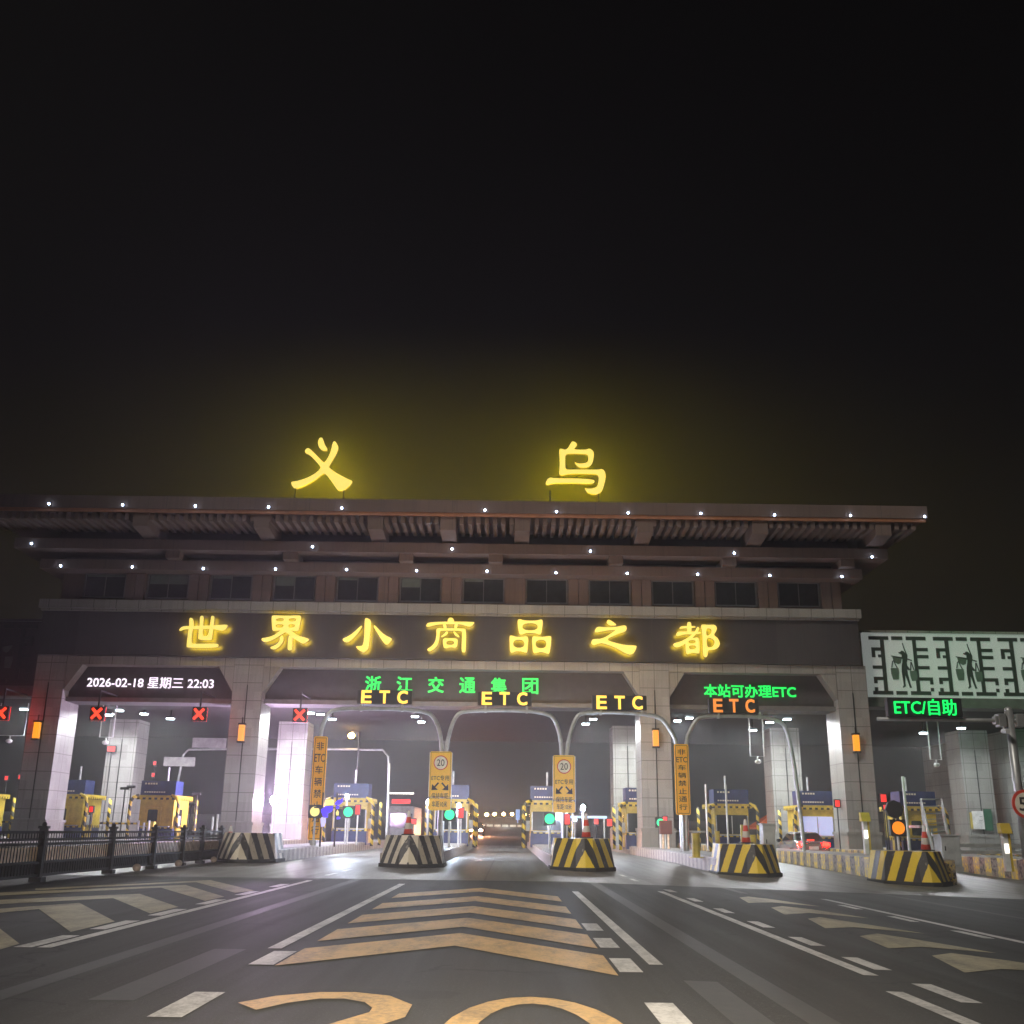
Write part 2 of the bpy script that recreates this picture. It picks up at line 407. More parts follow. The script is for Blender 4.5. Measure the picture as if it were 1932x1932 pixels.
# ------------------------------------------------------------------ ground, plaza, road paint
def sheet(xs, ys, dz):
    mb = MB(); vs = [(x, y, gz(x, y) + dz) for y in ys for x in xs]; n = len(xs)
    return mb.add(vs, [(j*n+i, j*n+i+1, (j+1)*n+i+1, (j+1)*n+i) for j in range(len(ys)-1) for i in range(n-1)])
def ground_mat(name, c0, c1, spk, rough, blotch=0.35, track=3.9, slab=False):
    m, nt, b = newmat(name)
    t = nt.nodes.new('ShaderNodeTexCoord'); v = t.outputs['Object']
    big = noise(nt, v, 0.22, 5); fine = noise(nt, v, 38.0, 4, 0.75); mid = noise(nt, v, 2.2, 6, 0.65)
    mp = nt.nodes.new('ShaderNodeMapping'); mp.inputs['Scale'].default_value = (1.0, 0.035, 1.0); nt.links.new(v, mp.inputs[0])
    streak = noise(nt, mp.outputs[0], 2.6, 6, 0.6)
    c = mixc(nt, big, c0, c1)
    c = mixc(nt, mth(nt, 'MULTIPLY', streak, blotch), c, tuple(x*0.45 for x in c0))
    c = mixc(nt, mth(nt, 'MULTIPLY', mth(nt, 'GREATER_THAN', mid, 0.62), 0.22), c, tuple(x*0.5 for x in c0))
    c = mixc(nt, mth(nt, 'MULTIPLY', mth(nt, 'GREATER_THAN', fine, 0.60), 0.5), c, spk)
    dk = tuple(x*0.35 for x in c0)
    vo = nt.nodes.new('ShaderNodeTexVoronoi'); vo.feature = 'DISTANCE_TO_EDGE'; vo.inputs['Scale'].default_value = 0.16
    wv = nt.nodes.new('ShaderNodeVectorMath'); wv.operation = 'ADD'
    n3 = nt.nodes.new('ShaderNodeTexNoise'); n3.inputs['Scale'].default_value = 1.3; n3.inputs['Detail'].default_value = 5
    nt.links.new(v, n3.inputs['Vector']); nt.links.new(v, wv.inputs[0]); nt.links.new(n3.outputs['Color'], wv.inputs[1])
    nt.links.new(wv.outputs[0], vo.inputs['Vector'])
    crack = mth(nt, 'MULTIPLY', mth(nt, 'LESS_THAN', vo.outputs['Distance'], 0.0035), mth(nt, 'GREATER_THAN', big, 0.48))
    c = mixc(nt, mth(nt, 'MULTIPLY', crack, 0.7), c, dk)
    oil = mth(nt, 'MULTIPLY', mth(nt, 'GREATER_THAN', noise(nt, v, 0.75, 4, 0.6), 0.63), 0.35)
    c = mixc(nt, oil, c, dk)
    sx = nt.nodes.new('ShaderNodeSeparateXYZ'); nt.links.new(v, sx.inputs[0])
    # wheel tracks polished into each 3.9 m lane
    lane = mth(nt, 'FRACT', mth(nt, 'ADD', mth(nt, 'DIVIDE', sx.outputs['X'], track), 40.0 + 2.45/3.9))
    tr = mth(nt, 'ABSOLUTE', mth(nt, 'SUBTRACT', mth(nt, 'ABSOLUTE', mth(nt, 'SUBTRACT', lane, 0.5)), 0.22))
    tk = mth(nt, 'MULTIPLY', mth(nt, 'MAXIMUM', mth(nt, 'SUBTRACT', 0.09, tr), 0.0), 3.6)
    c = mixc(nt, mth(nt, 'MULTIPLY', tk, mth(nt, 'ADD', streak, 0.35)), c, tuple(x*0.52 for x in c0))
    if slab:
        def jl(o, st): return mth(nt, 'GREATER_THAN', mth(nt, 'ABSOLUTE', mth(nt, 'SUBTRACT', mth(nt, 'FRACT', mth(nt, 'ADD', mth(nt, 'DIVIDE', o, st), 50.13)), 0.5)), 0.5 - 0.022/st)
        c = mixc(nt, mth(nt, 'MULTIPLY', mth(nt, 'MAXIMUM', jl(sx.outputs['X'], 4.5), jl(sx.outputs['Y'], 5.0)), 0.75), c, dk)
    nt.links.new(c, b.inputs['Base Color'])
    rr = mth(nt, 'ADD', mth(nt, 'MULTIPLY', streak, 0.30), rough); nt.links.new(rr, b.inputs['Roughness'])
    bp = nt.nodes.new('ShaderNodeBump'); bp.inputs['Strength'].default_value = 0.35; bp.inputs['Distance'].default_value = 0.01
    nt.links.new(fine, bp.inputs['Height']); nt.links.new(bp.outputs[0], b.inputs['Normal'])
    return m
M['asphalt'] = ground_mat('worn asphalt', (0.030, 0.0295, 0.029), (0.050, 0.048, 0.046), (0.12, 0.115, 0.11), 0.56)
M['concrete'] = ground_mat('plaza concrete', (0.13, 0.127, 0.12), (0.21, 0.205, 0.19), (0.34, 0.33, 0.31), 0.34, 0.6, 5.95, True)
XS = [-900, -200, -60, -34, -15, 1.5, 12, 22, 34, 60, 200, 900]
structure('ground', sheet(XS, [-80, -10, 28.5, 36, 43, 50, 60, 95, 120, 160, 220, 300, 355, 600, 2500], 0.0), 'asphalt')
structure('plaza_pavement', sheet([-60, -34, -15, 1.5, 12, 22, 34, 60], [28.55, 36, 43, 50, 62, 80, 94], 0.004), 'concrete')

def worn_paint(name, col, bare, amt, scale=7.0):
    m, nt, b = newmat(name)
    t = nt.nodes.new('ShaderNodeTexCoord'); v = t.outputs['Object']
    mp = nt.nodes.new('ShaderNodeMapping'); mp.inputs['Scale'].default_value = (1.0, 0.3, 1.0); nt.links.new(v, mp.inputs[0])
    n = mth(nt, 'ADD', mth(nt, 'MULTIPLY', noise(nt, mp.outputs[0], scale*.4, 6, 0.65), 0.55), mth(nt, 'MULTIPLY', noise(nt, v, scale*2.6, 6, 0.7), 0.45)); g = noise(nt, v, 1.2, 5)
    r = nt.nodes.new('ShaderNodeValToRGB'); nt.links.new(n, r.inputs[0])
    r.color_ramp.elements[0].position = 1 - amt - 0.10; r.color_ramp.elements[0].color = (0,0,0,1)
    r.color_ramp.elements[1].position = 1 - amt + 0.14; r.color_ramp.elements[1].color = (1,1,1,1)
    c = mixc(nt, g, tuple(x*0.55 for x in col), col)
    nt.links.new(mixc(nt, r.outputs[0], c, bare), b.inputs['Base Color'])
    b.inputs['Roughness'].default_value = 0.6
    return m
M['road_yellow'] = worn_paint('worn yellow road paint', (0.80, 0.50, 0.19), (0.13, 0.11, 0.085), 0.44)
M['road_white'] = worn_paint('worn white road paint', (0.84, 0.82, 0.79), (0.14, 0.135, 0.13), 0.44)
M['road_faint'] = worn_paint('erased white road paint', (0.085, 0.082, 0.080), (0.045, 0.044, 0.043), 0.52, 3.0)
def flat(polys, dz):
    mb = MB()
    for p in polys: mb.add([(x, y, gz(x, y) + dz) for x, y in p], [tuple(range(len(p)))])
    return mb
def strip(x, y0, y1, w=0.15):
    """lengthwise line cut in pieces so that it follows the camber"""
    n = max(1, int((y1-y0)/6)); return [[(x-w/2, y0+(y1-y0)*i/n), (x+w/2, y0+(y1-y0)*i/n), (x+w/2, y0+(y1-y0)*(i+1)/n), (x-w/2, y0+(y1-y0)*(i+1)/n)] for i in range(n)]
yel, whi, fai, pal = [], [], [], []
for ap in (12.6, 15.0, 17.5, 20.3, 23.4):                       # chevrons of the middle lane
    th, dp = 1.5, 1.95 + 0.05*(ap-12)
    yel.append([(-0.58, ap), (-0.58, ap+th), (-2.18, ap+th-dp), (-2.18, ap-dp)])
    yel.append([(-0.58, ap), (1.02, ap-dp-0.4), (1.02, ap+th-dp-0.3), (-0.58, ap+th)])
def gp(*pts): return [tuple(G(*p)[:2]) for p in pts]
for (a, b, c, d, e, f) in (((1395,1694),(1412,1692),(1455,1697),(1550,1711),(1456,1703),(1412,1704)),
                           ((1455,1713),(1475,1710),(1530,1716),(1640,1733),(1527,1723),(1480,1726)),
                           ((1524,1734),(1547,1731),(1618,1742),(1745,1762),(1612,1750),(1557,1752)),
                           ((1622,1767),(1655,1762),(1745,1776),(1880,1799),(1738,1787),(1676,1790)),
                           ((1758,1804),(1795,1799),(1900,1813),(2080,1840),(1890,1829),(1820,1836))):
    pal.append(gp(a, b, c, d, e, f))
def lc(*pts): return gp(*[(p[0]*0.33333, 1540.8 + p[1]*0.33333) for p in pts])
for q in (((220,525),(450,490),(650,595),(400,655)), ((450,490),(220,525),(-300,575),(-300,545)), ((640,463),(790,438),(1010,513),(850,550)), ((790,438),(640,463),(-300,513),(-300,486)),
          ((910,403),(1050,388),(1270,455),(1160,478)), ((1050,388),(910,403),(-200,458),(-200,440)), ((1110,372),(1190,360),(1440,420),(1330,432)), ((1190,360),(1110,372),(200,418),(200,408)),
          ((-420,640),(-60,590),(110,722),(-150,800)), ((-60,590),(-420,640),(-900,690),(-900,640))):
    pal.append(lc(*q))
# 20 painted large on the middle lane, top of the digits towards the plaza
def arc(cx, cy, rx, ry, a0, a1, n): return [(cx+rx*math.cos(math.radians(a0+(a1-a0)*i/n)), cy+ry*math.sin(math.radians(a0+(a1-a0)*i/n))) for i in range(n+1)]
for i in range(24):
    a0, a1 = 360/24*i, 360/24*(i+1)
    o = arc(0.20, 6.95, 0.66, 1.95, a0, a1, 1); q = arc(0.20, 6.95, 0.43, 1.62, a0, a1, 1)
    yel.append([o[0], o[1], q[1], q[0]])
two = [(-1.88,8.28,.0),(-1.70,8.62,.0),(-1.45,8.84,0),(-1.22,8.86,0),(-0.98,8.70,0),(-0.83,8.36,0),(-0.83,8.0,0),(-1.02,7.55,0),(-1.4,6.6,0),(-1.88,5.3,0),(-1.88,5.1,0)]
wd = [.30,.28,.24,.24,.28,.30,.30,.30,.30,.30,.30]
tl, trr = [], []
for i, (x, y, _) in enumerate(two):
    xa, ya, _ = two[max(i-1, 0)]; xb, yb, _ = two[min(i+1, len(two)-1)]
    d = Vector((xb-xa, (yb-ya)*0.5)).normalized(); na = Vector((-d.y, d.x*1.4)); ha = wd[i]/2
    tl.append((x+na.x*ha, y+na.y*ha)); trr.append((x-na.x*ha, y-na.y*ha))
for i in range(len(two)-1): yel.append([tl[i], tl[i+1], trr[i+1], trr[i]])
yel.append([(-1.95, 5.0), (-0.7, 5.0), (-0.7, 5.3), (-1.95, 5.3)])
whi += strip(-2.5, 12.1, 26.3) + strip(1.48, 11.1, 24.0, 0.14) + strip(-4.9, 11.9, 27.4) + strip(3.53, 10.9, 25.4) + strip(7.1, 9.0, 24.8)
whi += strip(3.36, 5.0, 9.8) + strip(-4.9, 4.0, 9.6)
for y in (4.9, 7.7, 10.6): whi += strip(-2.33, y+0.1, y+1.25, 0.24)
for y in (4.2, 7.6, 10.5, 12.6, 14.7): whi += strip(1.17, y, y+1.1, 0.22)
for y in (11.9, 14.0, 16.2, 18.6, 21.2, 24.2): whi += strip(-5.13, y, y+1.3, 0.2); whi += strip(-2.27, y+3, y+4.0, 0.16) if y > 40 else []
for y in (9.3, 11.4, 13.7, 16.2, 19.0, 22.0, 25.3): whi += strip(3.82, y, y+1.1, 0.18)
for y in (10.5, 13.0, 15.8, 18.6, 21.5): whi += strip(6.84, y, y+1.2, 0.16)
for y in (30.5, 33.5): whi += strip(-5.0, y, y+1.6, 0.14); whi += strip(3.6, y, y+1.5, 0.14)
fai += strip(-3.85, 5, 30, 0.22) + strip(2.24, 5, 33, 0.24) + strip(5.6, 26, 33, 0.2) + strip(9.6, 16, 30, 0.16) + strip(-2.95, 8.5, 12.0, 0.34) + strip(1.72, 6.5, 10, 0.3)
fai += [[(-9.9, 28.0), (-4.8, 28.0), (-4.8, 28.4), (-9.9, 28.4)], [(-9.6, 22.0), (-8.2, 27), (-8.0, 27), (-9.4, 22.0)]]
structure('road_marking_yellow', flat(yel, 0.007), 'road_yellow')
M['road_pale'] = worn_paint('pale worn yellow road paint', (0.52, 0.45, 0.27), (0.10, 0.09, 0.075), 0.46)
structure('road_marking_pale', flat(pal, 0.006), 'road_pale')
structure('road_marking_white', flat(whi, 0.005), 'road_white')
structure('road_marking_faint', flat(fai, 0.003), 'road_faint')

# ------------------------------------------------------------------ the toll gate building
gate = thing('toll_gate', 'wide stone toll gate with dark name band, row of windows and three stacked brown eaves', 'toll gate', (-3.5, 63, 0))
PX = (-27.35, -15.55, 8.6, 20.35)
BACK = (-27.9, -15.65, 8.55, 19.95, 33.6)
def pillar(x, y0, y1, w, ztop, root, name='pillar'):
    g = gz(x, y0)
    p = link(name, MB().bx(x-w/2, x+w/2, y0, y1, g-0.3, ztop), 'stone', root)
    shift = p.data
    for v in shift.vertices: v.co.x -= x - root.location.x; v.co.y -= y0 - root.location.y
    p.location = (x - root.location.x, y0 - root.location.y, 0)
    b = MB().bx(x-w/2-0.07, x+w/2+0.07, y0-0.07, y1+0.07, g-0.3, g+1.35)
    b.bx(x-w/2-0.12, x+w/2+0.12, y0-0.12, y1+0.12, g+1.36, g+1.52)
    link('plinth', b, 'stone_plain', p)
    link('drain_groove', MB().bx(x-0.03, x+0.03, y0-0.03, y0-0.001, g+1.6, ztop-1.6), 'black', p)
    return p
for x in PX: pillar(x, 62.0, 64.6, 1.78, 10.92, gate)
for x in BACK: pillar(x, 76.6, 79.0, 2.1, 8.8, gate)
link('canopy', MB().bx(-44, 50, 64.61, 92, 8.62, 10.3), 'soffit', gate)
link('canopy_edge', MB().bx(-28.2, 21.1, 62.6, 64.6, 8.3, 8.56), 'window_frame', gate)
bays = ((PX[0]+.89, PX[1]-.89), (PX[1]+.89, PX[2]-.89), (PX[2]+.89, PX[3]-.89))
for a, b in bays:
    link('lintel_band', MB().bx(a, b, 62.0, 64.6, 10.42, 10.92), 'stone_plain', gate)
    link('sign_recess', MB().bx(a, b, 62.9, 64.5, 8.57, 10.41), 'recess', gate)
    for xe, sg in ((a, 1), (b, -1)):
        link('corner_bracket', MB().shape([[(xe, 8.9), (xe, 10.41), (xe+sg*0.95, 10.41)][::sg]], 62.05, 62.89), 'stone_plain', gate)
link('name_band', MB().bx(-28.2, 20.95, 61.8, 64.6, 10.95, 13.72), 'granite', gate)
link('coping', MB().bx(-28.4, 21.1, 61.5, 64.9, 13.74, 14.26).bx(-28.3, 21.0, 61.65, 64.8, 13.6, 13.735), 'stone_plain', gate)
link('upper_wall', MB().bx(-27.5, 20.1, 62.3, 66, 14.27, 16.2), 'brown', gate)
wc = [17.62 - 3.86*k for k in range(12)]
for x in wc:
    f = MB(); f.bx(x-1.28, x+1.28, 62.16, 62.29, 14.5, 14.58).bx(x-1.28, x+1.28, 62.16, 62.29, 15.98, 16.06)
    f.bx(x-1.28, x-1.2, 62.16, 62.29, 14.585, 15.975).bx(x+1.2, x+1.28, 62.16, 62.29, 14.585, 15.975)
    w = link('window', f, 'window_frame', gate)
    link('pane', MB().bx(x-1.19, x+1.19, 62.24, 62.285, 14.59, 15.97), 'glass', w)
    link('glazing_bar', MB().bx(x-.025, x+.025, 62.215, 62.238, 14.59, 15.97), 'window_frame', w)
    bh = (0.0, .25, .55, .0, .8, .15)[int(abs(x)*7) % 6]
    if bh: link('blind', MB().bx(x-1.15, x-.04 if int(abs(x)) % 2 else x+1.15, 62.236, 62.2395, 15.97-bh, 15.96), 'lattice_mid', w)
pl = [x + s for x in wc for s in (1.68, 2.18+0.0)] + [wc[-1]-1.68]
for x in wc:
    link('pilaster', MB().bx(x+1.34, x+2.02-0.12, 61.95, 62.28, 14.27, 16.02).bx(x+1.95, x+2.5, 61.95, 62.28, 14.27, 16.02), 'brown', gate)
link('eave_beam', MB().bx(-28.45, 21.2, 61.0, 67, 16.03, 16.62), 'brown', gate)
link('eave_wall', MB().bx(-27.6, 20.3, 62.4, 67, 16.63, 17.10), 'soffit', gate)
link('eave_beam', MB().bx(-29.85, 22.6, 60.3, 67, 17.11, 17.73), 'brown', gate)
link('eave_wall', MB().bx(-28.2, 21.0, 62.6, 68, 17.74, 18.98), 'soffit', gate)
link('roof_fascia', MB().bx(-31.8, 24.42, 58.3, 74, 19.06, 19.82), 'brown', gate)
link('roof_edge_trim', MB().bx(-31.7, 24.3, 58.36, 58.5, 18.86, 19.055), paint('trim painted as warm lit', (0.30, 0.13, 0.06), 0.6), gate)  # warm light on the trim is put into its paint
rf = MB()
for i in range(112):
    x = -31.0 + i*0.492
    rf.bx(x-.12, x+.12, 58.55, 61.4, 18.44, 18.84)
link('rafter', rf, 'brown', gate)['kind'] = 'stuff'
for px in (270, 497, 710, 846, 985, 1215, 1430, 1660):
    x = W(px, 1000, 59.1).x
    b = MB().add([(x-.45,58.51,18.05),(x+.45,58.51,18.05),(x+.45,58.51,18.85),(x-.45,58.51,18.85),(x-.45,61.9,17.75),(x+.45,61.9,17.75),(x+.45,61.9,18.97),(x-.45,61.9,18.97)],
                 [(0,1,2,3),(4,7,6,5),(0,4,5,1),(1,5,6,2),(2,6,7,3),(3,7,4,0)])
    link('eave_bracket', b, 'brown', gate)
for px in (325, 547, 766, 935, 1162, 1376, 1598):
    x = W(px, 1055, 60.5).x
    link('eave_bracket', MB().bx(x-.42, x+.42, 60.45, 62.35, 16.64, 17.10), 'brown', gate)

# the lower canopies on both sides with their screens
def side_canopy(xa, xb, label, flip):
    r = thing('screen_canopy', label, 'canopy', ((xa+xb)/2, 63, 9))
    z0, z1 = 9.22, 13.14; S = (z1-z0)/745.0
    brd = link('screen_board', MB().bx(xa, xb, 63.0, 63.25, z0, z1), 'board' if not flip else 'granite', r)  # flipped left board and cap take dark granite in place of shade
    link('roof_beam', MB().bx(xa, xb, 62.9, 64.6, 8.62, 9.2), 'window_frame', r)
    link('roof_cap', MB().bx(xa, xb, 62.92, 66, z1+.004, z1+.14), 'stone_plain' if not flip else 'granite', r)
    mod = 750*S
    def Z(v): return z1 - (v-55)*S
    def X(u, k): return (xa + 1.05 + mod*k + u*S) if not flip else (xb - 1.05 - mod*k - u*S)
    n = int((xb-xa)/mod)+1
    lat = MB(); done = []
    def rect(k, u0, u1, v0, v1):
        x0, x1 = sorted((X(u0,k), X(u1,k)))
        x0, x1 = max(x0, xa+0.15), min(x1, xb-0.05)
        if x1 - x0 > 0.03: lat.bx(x0, x1, 62.94, 62.995, Z(v1), Z(v0))
    for k in range(n):
        rect(k, 0, 43, 141, 729); rect(k, 374, 415, 141, 729)
        for (u0,u1) in ((-130,98),(136,262),(304,532)): rect(k, u0, u1, 98, 140); rect(k, u0, u1, 730, 772)
        for (v0,v1) in ((230,268),(312,350),(440,478)): rect(k, 416, 545, v0, v1)
        rect(k, 416, 570, 570, 608); rect(k, 535, 570, 609, 650); rect(k, 535, 570, 690, 729)
        rect(k, -108, -1, 230, 268); rect(k, -108, -68, 269, 345); rect(k, -36, -1, 312, 345)
        rect(k, -108, -1, 440, 478); rect(k, -108, -1, 570, 608); rect(k, -108, -70, 609, 645); rect(k, -108, -70, 690, 729)
    link('lattice', lat, 'lattice_dark', r)
    for k in range(n):
        if X(205, k) > xb - 1 or X(205, k) < xa + 1: continue
        def P(*pts): return [(X(u-232, k), Z(v)) for u, v in pts]
        f = MB()
        body = P((432,285),(455,280),(470,264),(492,270),(500,282),(520,300),(532,330),(528,355),(582,372),(580,382),(530,366),(518,400),(520,440),(552,480),(540,492),(515,478),(518,530),(535,640),(550,690),(530,692),(505,600),(488,540),(478,640),(482,675),(452,692),(448,682),(462,660),(455,560),(452,500),(458,440),(470,400),(475,360),(345,330),(345,323),(468,340),(470,310),(440,295))
        f.shape([body], 62.93, 62.99)
        f.shape([P((482,175),(494,175),(498,205),(512,255),(534,322),(524,326),(500,262),(488,210))], 62.915, 62.929)
        for q in (((352,385),(360,385),(345,460),(336,460)), ((362,380),(370,380),(408,468),(398,468)), ((562,395),(570,395),(560,495),(550,495)), ((566,395),(574,395),(600,495),(592,495))):
            f.shape([P(*q)], 62.92, 62.98)
        o = link('porter_silhouette', f, 'lattice_dark', r)
        bsk = MB(); bs2 = MB(); bs3 = MB()
        bsk.shape([P((328,468),(415,468),(418,520),(408,598),(345,600),(330,530))], 62.925, 62.985)
        bs2.shape([P((545,498),(622,498),(626,545),(618,610),(560,612),(546,550))], 62.925, 62.985)
        bs3.shape([P((360,338),(470,345),(450,410),(420,422),(370,395))], 62.945, 62.989)
        link('basket', bsk, 'lattice_mid', o); link('basket', bs2, 'lattice_mid', o); link('cape', bs3, 'lattice_mid', o)
    return r
side_canopy(21.55, 46.0, 'pale lattice screen with porter figures right of the gate', False)
side_canopy(-52.0, -28.6, 'lattice screen coloured dark as if unlit, left of the gate', True)
single('end_wall', MB().bx(35.8, 36.6, 75.0, 92, -1, 8.6).bx(36.62, 52, 75.0, 76, -1, 8.6), 'stone', 'grey stone end wall beside the last column on the right', 'wall')

# ------------------------------------------------------------------ big lit characters with hidden rear glow
def chaikin(p, n=2):
    for _ in range(n):
        q = []
        for i in range(len(p)):
            a, b = p[i], p[(i+1) % len(p)]
            q += [(a[0]*.75+b[0]*.25, a[1]*.75+b[1]*.25), (a[0]*.25+b[0]*.75, a[1]*.25+b[1]*.75)]
        p = q
    return p
CH = {}
CH['义'] = ((860,1300,210/1932), [
 [[(950,112),(990,130),(1020,210),(1050,310),(1118,415),(1122,465),(1060,484),(975,468),(895,392),(866,310),(866,210),(900,130)]],
 [[(600,400),(650,435),(780,560),(1000,785),(1030,795),(1065,780),(1150,650),(1220,480),(1270,255),(1310,210),(1350,232),(1408,320),(1428,400),(1402,500),(1330,640),(1160,920),(1180,945),(1310,1055),(1500,1165),(1700,1265),(1805,1305),(1810,1350),(1740,1450),(1575,1580),(1440,1585),(1385,1540),(1250,1340),(1110,1150),(1025,1090),(900,1190),(740,1310),(520,1430),(320,1512),(200,1515),(145,1440),(122,1355),(150,1328),(270,1320),(480,1260),(680,1170),(850,1060),(935,960),(925,905),(840,800),(690,640),(600,575),(520,545),(496,490),(530,425)]]])
CH['乌'] = ((1620,1310,210/1932), [
 [[(528,340),(570,330),(620,335),(680,360),(740,345),(790,290),(860,155),(900,125),(970,145),(1020,200),(1012,258),(930,340),(1000,355),(1280,362),(1340,328),(1400,340),(1475,400),(1490,480),(1472,650),(1420,770),(1340,838),(1200,854),(1070,838),(985,765),(950,680),(1000,725),(1080,740),(1200,735),(1290,712),(1332,660),(1337,560),(1310,488),(1200,470),(950,462),(780,468),(708,488),(697,560),(697,840),(718,898),(770,908),(1200,905),(1620,912),(1700,886),(1775,930),(1815,1040),(1808,1180),(1752,1400),(1692,1525),(1590,1585),(1450,1588),(1320,1542),(1265,1480),(1228,1408),(1300,1435),(1440,1435),(1540,1400),(1592,1340),(1627,1180),(1612,1068),(1550,1030),(1350,1020),(1050,1015),(780,1025),(620,1068),(555,1060),(530,1020),(545,780),(545,600)]],
 [[(160,1260),(200,1178),(285,1118),(370,1147),(1000,1150),(1250,1165),(1450,1183),(1505,1212),(1510,1250),(1450,1290),(1200,1290),(900,1278),(500,1278),(320,1295),(200,1328),(160,1315)]]])
s2 = 420/1932
CH['世'] = ((520,1830,s2), [
 [[(75,275),(110,235),(160,220),(300,220),(600,210),(748,198),(745,230),(700,290),(620,280),(560,262),(250,262),(150,265),(95,292)]],
 [[(218,115),(245,105),(272,122),(288,215),(262,275),(245,460),(300,468),(612,458),(624,495),(600,522),(188,522),(180,490),(205,300),(220,215)]],
 [[(366,92),(390,76),(420,88),(410,200),(398,362),(488,358),(518,88),(540,76),(568,90),(550,250),(532,408),(510,416),(345,408),(342,380),(352,262),(362,215)]]])
CH['界'] = ((520,1830,s2), [
 [[(1355,82),(1385,72),(1560,80),(1735,72),(1765,88),(1750,170),(1728,282),(1700,294),(1590,276),(1500,276),(1385,290),(1366,278),(1358,180)],
  [(1415,113),(1527,110),(1527,154),(1415,157)], [(1590,113),(1697,113),(1697,157),(1590,157)], [(1412,193),(1523,193),(1520,242),(1412,244)], [(1588,193),(1682,193),(1674,242),(1586,242)]],
 [[(1500,262),(1600,262),(1720,355),(1872,393),(1868,422),(1800,466),(1760,452),(1690,410),(1640,380),(1560,305),(1530,310),(1380,408),(1280,445),(1222,428),(1210,388),(1290,380),(1400,345)]],
 [[(1475,365),(1500,346),(1524,375),(1512,440),(1462,508),(1400,542),(1348,538),(1330,513),(1420,480),(1465,430)]],
 [[(1588,362),(1615,346),(1644,362),(1642,530),(1620,556),(1578,552),(1576,500)]]])
s3 = 440/1932
CH['小'] = ((1000,1830,s3), [
 [[(412,115),(440,102),(500,135),(492,250),(467,480),(442,532),(400,556),(338,532),(283,473),(370,477),(395,450),(410,300)]],
 [[(378,200),(374,230),(312,320),(232,402),(180,429),(132,412),(116,378),(200,345),(280,285),(340,225)]],
 [[(533,196),(557,208),(640,300),(700,340),(770,373),(768,397),(715,460),(678,447),(628,380),(568,285),(532,225)]]])
CH['商'] = ((1000,1830,s3), [
 [[(1505,120),(1545,93),(1585,115),(1595,170),(1505,170)]],
 [[(1218,200),(1260,154),(1855,152),(1855,175),(1810,222),(1740,208),(1680,184),(1380,188),(1300,208),(1230,224)]],
 [[(1436,182),(1484,182),(1494,245),(1456,245)]], [[(1596,182),(1644,182),(1624,245),(1591,245)]],
 [[(1352,236),(1440,240),(1722,238),(1750,262),(1743,548),(1720,560),(1685,548),(1698,290),(1680,272),(1420,267),(1402,285),(1388,420),(1352,492),(1290,539),(1252,542),(1230,515),(1290,480),(1340,420),(1360,330)]],
 [[(1488,278),(1512,288),(1502,322),(1428,360),(1414,347),(1465,310)]], [[(1576,280),(1602,283),(1666,347),(1652,359),(1598,332)]],
 [[(1436,372),(1530,368),(1640,372),(1635,440),(1622,499),(1540,488),(1463,506),(1448,470)], [(1487,402),(1593,402),(1590,458),(1487,458)]]])
s4 = 430/1932
CH['品'] = ((1500,1840,s4), [
 [[(236,88),(265,74),(330,98),(500,98),(555,78),(577,95),(572,180),(552,284),(520,284),(460,262),(350,262),(290,289),(260,277),(240,170)], [(302,132),(508,132),(508,228),(304,228)]],
 [[(126,308),(150,294),(220,318),(300,318),(350,304),(384,325),(377,430),(367,529),(340,528),(270,508),(200,512),(155,532),(137,512),(132,420)], [(175,355),(328,355),(328,463),(182,463)]],
 [[(431,320),(460,304),(560,320),(680,301),(694,325),(683,440),(667,544),(640,543),(560,513),(480,535),(448,533),(437,440)], [(479,355),(625,355),(625,468),(482,468)]]])
CH['之'] = ((1500,1840,s4), [
 [[(1436,110),(1460,79),(1500,98),(1566,145),(1564,163),(1480,163),(1442,137)]],
 [[(1275,235),(1308,176),(1400,188),(1560,186),(1682,156),(1709,180),(1703,242),(1600,272),(1415,350),(1560,400),(1700,430),(1844,430),(1838,470),(1802,544),(1740,556),(1680,532),(1560,462),(1390,398),(1330,407),(1258,432),(1228,405),(1238,358),(1270,343),(1380,345),(1545,240),(1560,222),(1450,224),(1286,262)]]])
s5 = 200/1932
CH['都'] = ((1990,1850,s5), [
 [[(688,170),(750,145),(812,180),(818,400),(790,520),(690,500)]],
 [[(460,360),(500,272),(690,272),(935,272),(935,318),(690,332),(560,338)]],
 [[(366,525),(400,446),(470,422),(700,428),(1075,428),(1085,492),(900,512),(620,507),(480,547),(390,566)]],
 [[(978,295),(1028,295),(1034,370),(994,452),(870,592),(760,692),(620,792),(450,884),(338,884),(264,778),(480,728),(680,628),(828,520),(930,420)]],
 [[(636,685),(850,620),(960,596),(1022,606),(1050,700),(1054,1055),(1010,1069),(860,1042),(740,1077),(668,1094),(648,950)], [(722,688),(850,673),(934,688),(934,768),(742,773)], [(732,828),(948,828),(944,933),(757,943)]],
 [[(1100,236),(1160,221),(1300,238),(1484,226),(1556,300),(1545,400),(1455,530),(1565,600),(1646,740),(1626,862),(1524,944),(1400,964),(1289,967),(1289,1135),(1220,1186),(1150,1122),(1138,600),(1122,400),(1101,330)],
  [(1247,350),(1320,328),(1403,370),(1393,470),(1320,543),(1247,548)], [(1253,617),(1350,607),(1473,668),(1494,760),(1433,874),(1318,884),(1267,852)]]])
